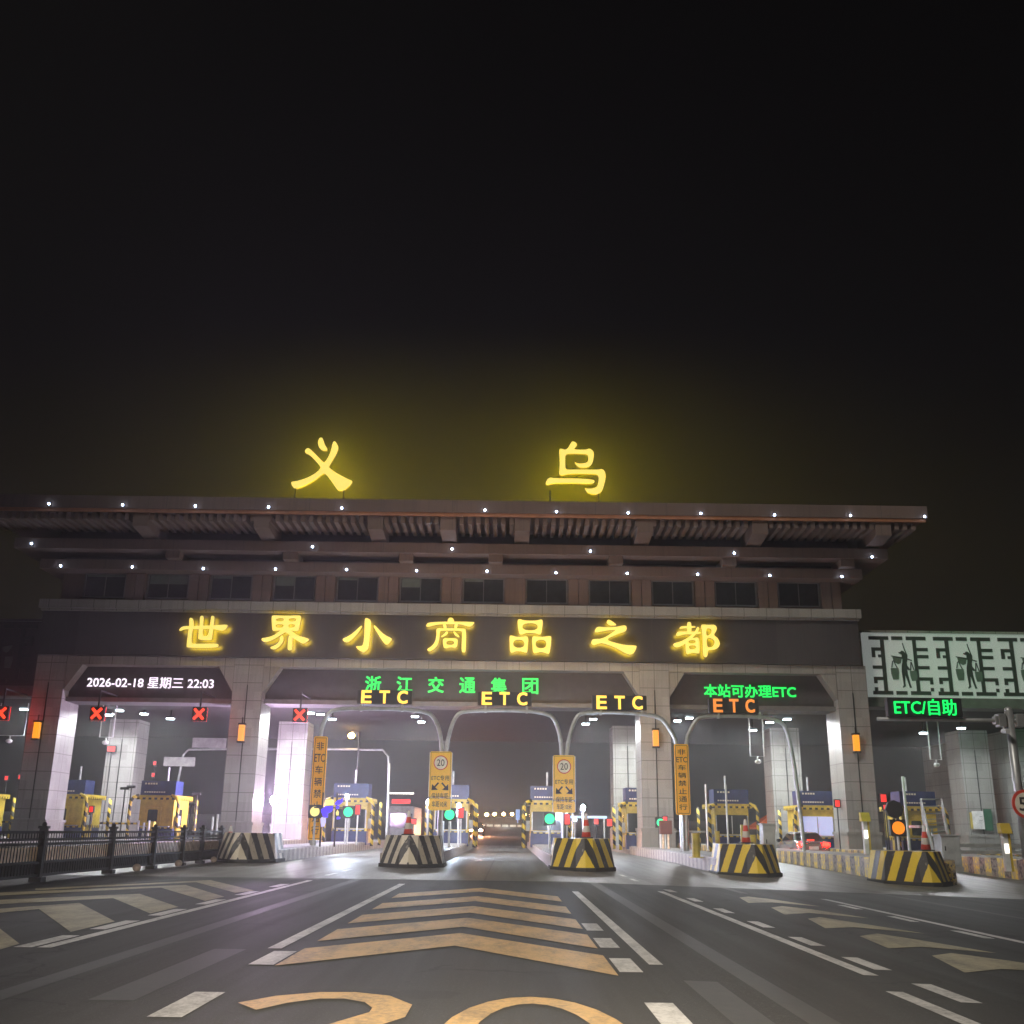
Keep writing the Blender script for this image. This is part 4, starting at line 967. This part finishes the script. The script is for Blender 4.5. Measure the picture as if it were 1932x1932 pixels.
# ------------------------------------------------------------------ cones
def cone(x, y, z, label, h=.85):
    r = thing('traffic_cone', label, 'traffic cone', (x, y, z), 'red and white traffic cones')
    link('cone', MB().tube([(x,y,z+.04),(x,y,z+h*.96),(x,y,z+h)], [.17,.045,.03], 14), 'cone', r, smooth=True)
    link('base', MB().bx(x-.22, x+.22, y-.22, y+.22, z, z+.04), 'rubber', r)
for px, py, Y, l in ((436,1560,42,'red cone above the cream crash block by the fence'),(770,1578,39.2,'red cone on top of the left middle crash block'),(1106,1582,38.7,'red cone on top of the right middle crash block'),(1409,1610,39.6,'red cone beside the grey cabinet near the silver car'),(1748,1612,37.4,'red cone at the foot of the steel stair')):
    c = W(px, py, Y); z = gz(c.x, Y) + (1.05 if Y < 41.5 else .45)
    cone(c.x, Y, z, l)

# ------------------------------------------------------------------ traffic lights, strobes, LED figure
def on_island(x, y=50): return gz(x, y)+.45
def signal(px, py, Y, sq, mat, label, stand=True, shape='disc', grp='round lane lights'):
    c = W(px, py, Y); g = on_island(c.x, Y)
    r = thing('lane_light', label, 'traffic light', (c.x, Y, g), grp)
    link('lens', MB().disc((c.x, c.z), sq, Y-.03, Y, 20), mat, r)
    link('housing', MB().bx(c.x-sq-.07, c.x+sq+.07, Y+.004, Y+.22, c.z-sq-.07, c.z+sq+.07), 'dark_metal', r, bevel=.02)
    link('post', MB().tube([(c.x, Y+.14, g), (c.x, Y+.14, c.z-sq-.05)], .05, 8), 'white_metal', r)
    return r
M['green_go'] = emit('green go lamp', (0.0, 1.0, 0.36), 1.6)
signal(657,1532,56,.24,'green_go','green lane light beside the blue lit figure'); signal(848,1537,50.6,.23,'green_go','green lane light under the left speed sign')
signal(1037,1545,50.6,.23,'green_go','green lane light under the right speed sign'); signal(1246,1552,58,.20,'green_go','green lane light in front of the pillar of the orange notice')
signal(594,1531,50.0,.22,'yellow_led','yellow round lamp at the foot of the tall orange notice')
signal(1695,1562,40.2,.23,'amber_lamp','large orange warning lamp in front of the steel stair booth')
for px, py, Y, l in ((675,1528,56,'small red stop lamp beside the green light by the blue figure'),(870,1534,52,'small red stop lamp right of the left speed sign'),(1070,1546,50.6,'small red stop lamp under the right speed sign'),(1255,1549,58,'small red stop lamp by the pillar of the orange notice')):
    c = W(px, py, Y); g = on_island(c.x, Y)
    r = thing('stop_lamp', l, 'traffic light', (c.x, Y, g), 'small red stop lamps')
    link('lens', MB().bx(c.x-.11, c.x+.11, Y-.02, Y, c.z-.22, c.z+.22), 'red_dim', r)
    link('housing', MB().bx(c.x-.15, c.x+.15, Y+.004, Y+.15, c.z-.27, c.z+.27), 'dark_metal', r)
    link('post', MB().tube([(c.x, Y+.1, g), (c.x, Y+.1, c.z-.2)], .04, 6), 'white_metal', r)
def strobe(px, py, Y, mat, R, label):
    c = W(px, py, Y); g = on_island(c.x, Y)
    r = thing('strobe_beacon', label, 'strobe light', (c.x, Y, g), 'flashing strobe beacons')
    link('lens', MB().ball(c, R, 12, 8, (1,1,1.25)), mat, r, smooth=True)
    link('post', MB().tube([(c.x, Y, g), (c.x, Y, c.z-R*1.2)], .045, 8).bx(c.x-.12, c.x+.12, Y-.1, Y+.1, c.z-R*1.25-.08, c.z-R*1.22), 'white_metal', r)
strobe(517,1510,67,'strobe',.20,'dazzling violet white strobe beside the pillar'); strobe(655,1503,58,'strobe_blue',.075,'white strobe above the green light by the blue figure')
strobe(808,1513,52.5,'strobe_blue',.08,'white strobe left of the left speed sign'); strobe(866,1520,54,'strobe_blue',.075,'white strobe just right of the left speed sign')
strobe(1100,1523,52,'strobe_blue',.08,'bluish white strobe right of the right speed sign'); strobe(1085,1546,51.2,'strobe_blue',.045,'small white strobe under the corner of the right speed sign')
# lit police figure
c = W(620, 1525, 49.3); Y = 49.3
lf = thing('lit_figure', 'blue lit figure shape with yellow cap beside the tall orange notice', 'light figure', (c.x, Y, on_island(c.x, Y)))
def FP(*p): return [(W((930 + q[0]*200/1932)/1.590062, (2380 + q[1]*200/1932)/1.590062, Y).x, W((930 + q[0]*200/1932)/1.590062, (2380 + q[1]*200/1932)/1.590062, Y).z) for q in p]
bl = MB().shape([FP((320,460),(400,420),(440,370),(540,380),(650,360),(650,480),(600,540),(510,580),(510,700),(440,700),(370,660),(325,540))], Y, Y+.12)
bl.shape([FP((715,330),(730,270),(800,200),(890,180),(940,130),(950,160),(940,240),(850,330))], Y, Y+.12).shape([FP((745,400),(780,350),(840,360),(835,430),(790,460),(760,440))], Y, Y+.12).shape([FP((765,720),(800,670),(870,690),(860,740),(780,755))], Y, Y+.12)
link('coat', bl, 'blue_led', lf)
link('cap', MB().shape([FP((425,250),(450,190),(540,180),(640,180),(685,230),(670,340),(520,350),(430,350))], Y, Y+.12), 'yellow_led', lf)
link('glove', MB().shape([FP((750,560),(790,480),(825,540),(815,640),(760,640))], Y, Y+.12), 'yellow_led', lf)
link('legs', MB().shape([FP((300,760),(330,690),(440,710),(440,850),(400,960),(320,965))], Y, Y+.12), 'lilac_led', lf)
link('back_frame', MB().bx(c.x-.35, c.x-.28, Y+.13, Y+.18, on_island(c.x, Y), c.z+.7).bx(c.x+.3, c.x+.37, Y+.13, Y+.18, on_island(c.x, Y), c.z+.7).bx(c.x-.7, c.x+.7, Y+.181, Y+.2, c.z, c.z+.06), 'dark_metal', lf)

# small red lane displays deep in the plaza
for px, py, w, h, Y, l in ((210,1413,.55,.35,76,'red display beside the pale column, slanted'),(292,1440,.2,.25,80,'upper red display right of the pale column'),(289,1462,.2,.25,80,'lower red display right of the pale column'),(200,1470,.2,.25,80,'red display just above the booth sign'),(216,1476,.25,.15,80,'red display between booth sign and pale column'),(12,1468,.2,.25,74,'red display at the edge over the cut booth'),(38,1466,.2,.25,74,'red display left of the dim pillar'),(172,1527,.2,.3,64,'red display low beside the yellow booth'),(585/1.0,1560,.2,.2,70,'red display low behind the tall notice'),(780,1550,.3,.3,74,'red display under the red bus sign'),(1667,1506,.3,.4,62,'upper red display right of the lantern pillar'),(1672,1523,.3,.25,62,'lower red display right of the lantern pillar'),(1580,1516,.25,.35,63,'red display between the lit booth and the lantern pillar'),(1125,1550,.25,.3,66,'round red light behind the right middle crash block'),(1150,1552,.3,.4,66,'larger red light behind the right middle crash block')):
    c = W(px, py, Y)
    r = thing('red_display', 'small ' + l, 'display', c, 'small red lane displays')
    link('screen', MB().bx(c.x-w/2, c.x+w/2, Y-.02, Y, c.z-h/2, c.z+h/2), 'red_dim', r)
    link('housing', MB().bx(c.x-w/2-.06, c.x+w/2+.06, Y+.004, Y+.15, c.z-h/2-.06, c.z+h/2+.06), 'dark_metal', r)
    link('post', MB().tube([(c.x, Y+.09, gz(c.x, Y)), (c.x, Y+.09, c.z-h/2)], .04, 6), 'dark_metal', r)

# ------------------------------------------------------------------ street furniture on the islands
def post(x, y, h, rad, mat, label, cat='post', name='post', grp=None, cap=True):
    g = on_island(x, y)
    mb = MB().tube([(x,y,g),(x,y,g+h)], rad, 10)
    if cap: mb.bx(x-rad*1.5, x+rad*1.5, y-rad*1.5, y+rad*1.5, g, g+.03)
    return single(name, mb, mat, label, cat, grp, smooth=False)
def px_post(px, pt, pb, Y, rad, mat, label, **k):
    c = W(px, pt, Y); g = on_island(c.x, Y); return post(c.x, Y, max(.3, c.z-g), rad, mat, label, **k)
for px, pt, Y, rad, l in ((1312,1572,41.5,.16,'thick olive yellow bollard, stoutest of its island'),(1353,1568,42.5,.10,'slim olive yellow bollard near the white pole'),(1400,1556,46,.09,'olive yellow bollard before the booth window'),(1420,1575,41,.12,'olive yellow bollard beside the grey cabinet')):
    px_post(px, pt, 0, Y, rad, 'bollard', l, cat='bollard', name='bollard', grp='olive yellow bollards')
for px, pt, Y, rad, l in ((1331,1480,56,.045,'thin white pole left of the dark windowed booth'),(1703,1465,44,.06,'thin white pole before the steel stair booth'),(1369,1480,44,.04,'white pole on the bollard island'),(1080,1470,60,.05,'thin white pole behind the right speed sign'),(735,1440,58,.05,'thin white pole in the haze left of the speed sign')):
    px_post(px, pt, 0, Y, rad, 'white_metal', l, cat='pole', name='pole', grp='thin white poles')
for px, pt, Y, l in ((361,1520,70,'black camera pole at the pale column'),(372,1500,68,'black T headed camera pole at the pale column'),(236,1490,68,'black pole with box head before the pale column'),(248,1487,68,'black T headed pole before the pale column')):
    c = W(px, pt, Y); g = on_island(c.x, Y)
    r = thing('camera_pole', l, 'camera pole', (c.x, Y, g), 'black camera poles')
    link('pole', MB().tube([(c.x,Y,g),(c.x,Y,c.z)], .05, 8), 'black', r)
    link('camera', MB().bx(c.x-.28, c.x+.22, Y-.1, Y+.1, c.z, c.z+.16), 'black', r)
def cabinet(px0, px1, pt, Y, d, label):
    a, b = W(px0, pt, Y), W(px1, pt, Y); g = on_island(a.x, Y)
    r = thing('control_cabinet', label, 'cabinet', ((a.x+b.x)/2, Y, g))
    link('body', MB().bx(a.x, b.x, Y, Y+d, g+.06, a.z), 'grey_metal', r, bevel=.015)
    link('top_cover', MB().bx(a.x-.04, b.x+.04, Y-.04, Y+d+.04, a.z+.002, a.z+.05), 'grey_metal', r)
    link('door', MB().bx(a.x+.05, b.x-.05, Y-.02, Y-.002, g+.12, a.z-.06), 'grey_metal', r)
    link('handle', MB().bx(a.x+.09, a.x+.12, Y-.045, Y-.021, g+.6, g+.75), 'black', r)
    link('base', MB().bx(a.x-.03, b.x+.03, Y-.03, Y+d+.03, g-.1, g+.06), 'island_top', r)
cabinet(1775,1810,1577,38.6,.7,'grey steel cabinet beside the steel stair and striped block')
cabinet(1439,1462,1556,40.6,.6,'small grey cabinet left of the red cone and silver car')
for px, pt, Y, l in ((402,1541,60,'first white delineator post left of the violet strobe pillar'),(411,1536,58,'white delineator post with round top by the pillar'),(262,1548,62,'white delineator post before the pale column'),(272,1552,60,'second white delineator post before the pale column'),(282,1548,63,'third white delineator post before the pale column'),(1297,1545,54,'white post with lamp head behind the tall notice'),(1424,1590,62,'white post under the orange tent')):
    px_post(px, pt, 0, Y, .06, 'white_metal', l, cat='post', name='delineator_post', grp='white delineator posts')
c = W(1257,1575,57); g = on_island(c.x, 57)
r = thing('coin_terminal', 'dark red box terminal on two pale legs before the notice pillar', 'terminal', (c.x, 57, g))
link('housing', MB().bx(c.x-.32, c.x+.32, 57, 57.4, g+.75, g+1.45), M['tent'] if False else paint('dark red housing', (.12,.04,.03), .5), r, bevel=.03)
for q in (-.14, .14): link('leg', MB().tube([(c.x+q, 57.2, g), (c.x+q, 57.2, g+.75)], .06, 8), 'beige', r)
# barrier arms
for (x, l) in ((8.5,'white barrier arm left of the silver car'),(-27.0,'striped barrier arm before the yellow booth behind the fence'),(-21.2,'striped barrier arm before the booth under the white panels')):
    g = on_island(x, 64); Y = 64.6
    r = thing('barrier_gate', l, 'barrier gate', (x, Y, g), 'lane barrier gates')
    link('housing', MB().bx(x-.2, x+.2, Y-.2, Y+.2, g, g+1.05), 'yellow' if x < 0 else 'white_metal', r, bevel=.02)
    link('barrier_arm', MB().obox((x-.1, Y-.26, g+.92), (x+(-3.0 if x < 0 else 3.2), Y-.26, g+.92), .05, .10), 'trim' if x < 0 else 'white_metal', r)
# lane terminals: white post with yellow reader head
for px, py, Y, l in ((1630,1545,44,'white and yellow card terminal before the lantern pillar'),(1893,1567,38,'white and yellow card terminal by the round speed disc')):
    c = W(px, py, Y); g = on_island(c.x, Y)
    r = thing('card_terminal', l, 'card terminal', (c.x, Y, g), 'card terminals')
    link('post', MB().bx(c.x-.09, c.x+.09, Y-.1, Y+.1, g, c.z-.1), 'white_metal', r, bevel=.02)
    link('side_panel', MB().bx(c.x+.1, c.x+.17, Y-.1, Y+.1, g, c.z-.1), 'yellow', r)
    link('reader_head', MB().loft([[(c.x-.16,Y-.25,c.z-.1),(c.x+.2,Y-.25,c.z-.1),(c.x+.2,Y+.1,c.z-.1),(c.x-.16,Y+.1,c.z-.1)],[(c.x-.16,Y-.1,c.z+.25),(c.x+.2,Y-.1,c.z+.25),(c.x+.2,Y+.1,c.z+.25),(c.x-.16,Y+.1,c.z+.25)]]), 'yellow', r)
    link('screen', MB().bx(c.x-.07, c.x+.07, Y-.13, Y-.102, c.z-.75, c.z-.45), 'white_strip', r)
# steel stair up to the booth roof
a0, a1 = W(1800,1600,40.8), W(1745,1507,47)
st = thing('steel_stair', 'steep shiny steel stair with paired handrails behind the striped block', 'stair', (a0.x, 41, on_island(a0.x)))
P0 = [W(1762,1612,41.0), W(1792,1590,41.6)]; P1 = [W(1737,1508,47), W(1776,1508,47.4)]
for q0, q1 in zip(P0, P1):
    h = MB()
    for dz in (0, -.22, -.44, -.66): h.tube([q0+Vector((0,0,dz+.3)), q1+Vector((0,0,dz))], 0.04, 6)
    h.tube([q1, q1+Vector((0,.0,-1.1))], .03, 6).tube([q0+Vector((0,0,.3)), Vector((q0.x, q0.y, on_island(q0.x)))], .03, 6)
    link('handrail', h, 'steel', st, smooth=True)
tr = MB()
for i in range(11):
    t = (i+.5)/11; u = P0[0].lerp(P1[0], t) + Vector((0,0,-.75)); v = P0[1].lerp(P1[1], t) + Vector((0,0,-.75))
    tr.obox(u, v, .24, .03)
link('tread', tr, 'steel', st)
link('landing_rail', MB().tube([P1[0], P1[1]], .035, 6).tube([P1[0]+Vector((0,.0,-.3)), P1[1]+Vector((0,0,-.3))], .025, 6).tube([P1[0]+Vector((0,.0,-.6)), P1[1]+Vector((0,0,-.6))], .025, 6), 'steel', st, smooth=True)
c = (P1[0]+P1[1])/2
link('landing', MB().bx(P1[0].x-.1, P1[1].x+.1, 47.2, 49.2, c.z-1.2, c.z-1.1).tube([(P1[0].x,48.8,on_island(P1[0].x)),(P1[0].x,48.8,c.z-1.2)], .05, 8).tube([(P1[1].x,48.8,on_island(P1[1].x)),(P1[1].x,48.8,c.z-1.2)], .05, 8), 'steel', st)
# dark back of a round signal before it
c = W(1687,1527,40.9); g = on_island(c.x, 40.9)
r = thing('signal_back', 'dark hexagonal back of a lane signal above the orange lamp', 'traffic light', (c.x, 40.9, g))
link('head', MB().disc((c.x, c.z), .34, 40.85, 41.0, 8), 'dark_metal', r); link('post', MB().tube([(c.x,41.03,g),(c.x,41.03,c.z)], .05, 8), 'dark_metal', r)

# ------------------------------------------------------------------ right hand gantry with bright green sign, round speed disc
pb, pt = W(1942,1650,41), W(1900,1341,41)
gx = pt.x + .05; g = gz(gx,41)+.4
gt = thing('sign_gantry', 'thick grey T shaped gantry pole at the right edge', 'gantry', (gx, 41, g))
link('pole', MB().tube([(gx,41,g),(gx,41,pt.z)], .16, 12).ball((gx,41,pt.z), .16, 12, 6), 'steel', gt, smooth=True)
az = W(1780,1358,41).z
link('arm', MB().tube([(W(1655,1358,41).x,41,az),(gx+6,41,az)], .075, 8), 'steel', gt, smooth=True)
for q in (-1, 1): link('flange', MB().bx(gx+q*.35-.15, gx+q*.35+.15, 40.8, 41.2, az-.25, az+.25).bx(gx+q*.56-.058,gx+q*.56+.058,40.85,41.15,az-.16,az+.16), 'steel', gt, bevel=.03)
link('camera', MB().tube([(gx-.35,40.9,az-.42),(gx-.35,40.5,az-.46)], .1, 8).bx(gx-.37,gx-.33,40.8,40.86,az-.4,az-.25), 'white_metal', gt)
led_text('led_sign', 'ETC/自助', (1686,1318), (1806,1350), 40.7, 'green_hot', 'bright glowing green ETC board on the gantry arm before the lattice screen', 0.01, 0.25, 'added_glow_green')
gl = [o for o in D.objects if o.get('label', '').startswith('bright glowing green')][0]
lamp('SPOT', gl, gl.location + Vector((0, .6, .6)), 5200, (0.05, 1.0, 0.25), 'added_green_spot', aim=(28.0, 63, 10.2), cone=30, blend=1.0, size=.6)  # spot added behind the sign to wash the lattice screen green
c = W(1936,1517,40.4)
r = thing('speed_disc', 'round red rimmed disc cut by the right edge', 'sign', (c.x, 40.4, gz(c.x,40)+.4))
link('red_ring', MB().disc((c.x, c.z), .53, 40.4, 40.44), 'red_sheet', r)
link('disc_face', MB().disc((c.x, c.z), .42, 40.385, 40.398), 'white_sheet', r)
link('lettering', text_mb('5', c.x-.27, c.x+.02, c.z-.24, c.z+.24, 40.378, .004, .02), 'sign_black', r)
link('post', MB().tube([(c.x-.05,40.55,gz(c.x,40)+.4),(c.x-.05,40.55,c.z+.3)], .05, 8), 'steel', r)
# guard rail and notice board
gr = thing('guard_rail', 'steel guard rail behind the grey cabinet at the right', 'guard rail', (27, 56, gz(27,56)))
for z in (.62, .95): link('rail', MB().bx(22.2, 36, 56, 56.12, gz(27,56)+z-.1, gz(27,56)+z+.1), 'steel', gr, bevel=.02)
for x in (23, 26, 29, 32, 35): link('post', MB().bx(x-.06, x+.06, 56.13, 56.25, gz(x,56)-.1, gz(x,56)+1.05), 'steel', gr)
c = W(1850,1547,76.3)
nb = thing('notice_board', 'white and green notice board on the last pale column', 'notice board', (c.x, 76.4, c.z-.7))
link('white_board', MB().bx(c.x-.55, c.x+.25, 76.3, 76.36, c.z-.62, c.z+.6), 'white_metal', nb); link('green_board', MB().bx(c.x+.3, c.x+.85, 76.32, 76.38, c.z-.7, c.z+.75), paint('green board', (.02,.10,.05), .5), nb)
link('notice_edge', MB().bx(c.x-.7, c.x-.56, 76.31, 76.37, c.z-.6, c.z+.5), 'bollard', nb); link('printed_lines', MB().bx(c.x-.05, c.x+.15, 76.292, 76.298, c.z+.2, c.z+.26).bx(c.x-.1, c.x+.15, 76.292, 76.298, c.z-.05, c.z+.0), 'grey_metal', nb)
a, b = W(1062,1541,64), W(1145,1541,64)
lb = thing('lit_bar', 'pale blue lit bar behind the right speed sign and strobe', 'light bar', ((a.x+b.x)/2, 64, on_island(a.x, 64)))
link('light_strip', MB().bx(a.x, b.x, 64, 64.06, a.z-.05, a.z+.05), emit('pale blue light strip', (.35,.62,1.0), 1.6), lb)
link('bar', MB().bx(a.x, b.x, 64.065, 64.16, a.z-.08, a.z+.08), 'steel', lb)
for x in (a.x+.15, b.x-.15): link('post', MB().bx(x-.04, x+.04, 64.165, 64.24, gz(x,64), a.z), 'steel', lb)
# orange tent far behind
c = W(1462,1550,88)
tn = thing('orange_tent', 'orange pointed tent roof between booth and pale column', 'tent', (c.x, 88, gz(c.x,88)))
link('canopy', MB().add([(c.x-1.9,86.5,1.75),(c.x+1.9,86.5,1.75),(c.x+1.9,90,1.75),(c.x-1.9,90,1.75),(c.x,88.2,3.1),(c.x-1.9,86.5,1.6),(c.x+1.9,86.5,1.6),(c.x+1.9,90,1.6),(c.x-1.9,90,1.6)], [(0,1,4),(1,2,4),(2,3,4),(3,0,4),(0,5,6,1),(1,6,7,2),(2,7,8,3),(3,8,5,0)]), 'tent', tn)
for sx in (-1.8, 1.8):
    for yy in (86.6, 89.9): link('pole', MB().tube([(c.x+sx,yy,gz(c.x,88)),(c.x+sx,yy,1.7)], .03, 6), 'white_metal', tn)
# white sign panels and a second arch deep on the left
for (x0,y0,x1,y1,l) in ((364,1392,426,1411,'upper pale back of a lane sign panel on the far arch'),(310,1428,367,1446,'lower pale back of a lane sign panel on the far arch')):
    a, b = W(x0,y0,82), W(x1,y1,82)
    single('lane_notice_board', MB().bx(a.x, b.x, 82, 82.1, b.z, a.z), 'island_top', l, 'sign', 'pale sign panels seen from behind')
ptsA = [W(*p, 82.2) for p in ((322,1500),(346,1424),(356,1414),(425,1413),(600,1413),(722,1415),(733,1428),(736,1500))]
ptsA[0].z = 0.4; ptsA[-1].z = 0.4
single('far_arch', MB().tube(ptsA, .10, 8), 'steel', 'wide pale pipe arch deep under the canopy on the left', 'arch', smooth=True)
# parked bus with red display beyond the left speed sign
c = W(757,1510,105); gy = gz(c.x, 105)
bs = thing('parked_bus', 'dark bus with white lit roof line and red destination display', 'bus', (c.x, 105, gy))
link('body', MB().bx(c.x-1.3, c.x+1.3, 105, 114, gy+.35, gy+3.2), 'grey_metal', bs, bevel=.1)
link('windscreen', MB().bx(c.x-1.15, c.x+1.15, 104.96, 104.995, gy+1.2, gy+2.5), 'glass', bs)
d = W(757,1502,104.9); e = W(757,1512,104.9)
link('roof_light', MB().bx(c.x-1.2, c.x+1.2, 104.85, 104.99, d.z+.2, d.z+.32), 'white_strip', bs); link('red_display', MB().bx(c.x-.9, c.x+.9, 104.9, 104.99, e.z-.2, e.z+.2), 'red_dim', bs)
for sx in (-1.15, 1.15):
    for yy in (107, 112): link('wheel', MB().tube([(c.x+sx-.12,yy,gy+.45),(c.x+sx+.12,yy,gy+.45)], .45, 16), 'rubber', bs)
# warm street lamps far down the road
for i, (px, py, Y, l) in enumerate(((663,1388,82,'orange street lamp glowing through the middle bay'),(899,1537,240,'first far lamp of the row beyond the plaza'),(918,1537,245,'second far lamp of the row beyond the plaza'),(933,1536,250,'third far lamp of the row beyond the plaza'),(950,1536,260,'fourth far lamp of the row beyond the plaza'),(966,1536,260,'fifth far lamp of the row beyond the plaza'),(989,1537,230,'brightest far lamp next to the blue sign'),(1005,1536,250,'far lamp right of the brightest one'),(1018,1537,240,'last far lamp of the row beyond the plaza'))):
    c = W(px, py, Y); g = gz(c.x, Y)
    r = thing('street_lamp', l, 'street lamp', (c.x, Y, g), 'warm street lamps beyond the plaza')
    k = 1.0 if i == 0 else 1.6
    link('lens', MB().ball(c, .20*k, 8, 6, (1.3,1,1.1)), 'sodium', r, smooth=True)
    link('pole', MB().tube([(c.x+.6,Y,g),(c.x+.6,Y,c.z+.3),(c.x,Y,c.z+.35)], .07, 6), 'dark_metal', r)
c = W(977,1537,238); single('lit_billboard', MB().bx(c.x-.45, c.x+.45, 238, 238.3, c.z-1.1, c.z+1.1).tube([(c.x,238.15,gz(c.x,238)),(c.x,238.15,c.z-1.1)], .12, 6), emit('pale blue lit board', (.25,.5,1.0), .9), 'pale blue lit upright board among the far lamps', 'billboard')
c = W(952,1561,190); gy = gz(c.x, 190)
bw = thing('median_barrier', 'row of pale blocks across the far road', 'barrier', (c.x, 190, gy), None)
for i in range(7): link('block', MB().bx(c.x-4.5+i*1.35, c.x-3.4+i*1.35, 190, 190.6, c.z-.5, c.z+.45), 'white_metal', bw, bevel=.08)
lamp('POINT', bw, (c.x, 186, c.z+3), 900, (1, .95, .85))

# ------------------------------------------------------------------ the viewer's own car lights the road ahead
hl = D.objects.new('headlight_beams', None); COL.objects.link(hl); hl.location = (0.1, 1.2, 0.68); hl['kind'] = 'helper'
for sx in (-.65, .65):
    lamp('SPOT', hl, (0.1+sx, 1.2, .68), 12500, (1.0, 0.88, 0.70), 'beam', aim=(0.1+sx*1.5-.2, 15.0, -.9), cone=58, blend=1.0, size=.08)

# ------------------------------------------------------------------ unseen block added off to the left to shade that end of the gate
tw = thing('shade_block', 'tall unseen block added to shade the left end of the gate', 'light blocker', (-112, -2, -1))
link('wall', MB().bx(-125, -100, -25, 22, -3, 112), 'brown', tw)
link('parapet', MB().bx(-125.3, -99.7, -25.3, 22.3, 112.01, 113.2), 'stone_plain', tw)
wnd = MB()
for iz in range(34):
    for iy in range(9): wnd.bx(-99.99, -99.9, -23+iy*5, -20.6+iy*5, 3+iz*3.2, 4.6+iz*3.2)
link('window', wnd, 'glass', tw)['kind'] = 'stuff'

# ------------------------------------------------------------------ night haze
hz = MB().bx(-75, 75, -12, 275, -2.2, 33)
m = D.materials.new('night haze'); m.use_nodes = True; nt = m.node_tree
nt.nodes.remove(nt.nodes['Principled BSDF'])
pv = nt.nodes.new('ShaderNodeVolumePrincipled')
pv.inputs['Color'].default_value = (0.9, 0.9, 0.9, 1); pv.inputs['Density'].default_value = 0.0015; pv.inputs['Anisotropy'].default_value = 0.65
nt.links.new(pv.outputs[0], nt.nodes['Material Output'].inputs['Volume'])
h = link('haze', hz, m); h['kind'] = 'stuff'
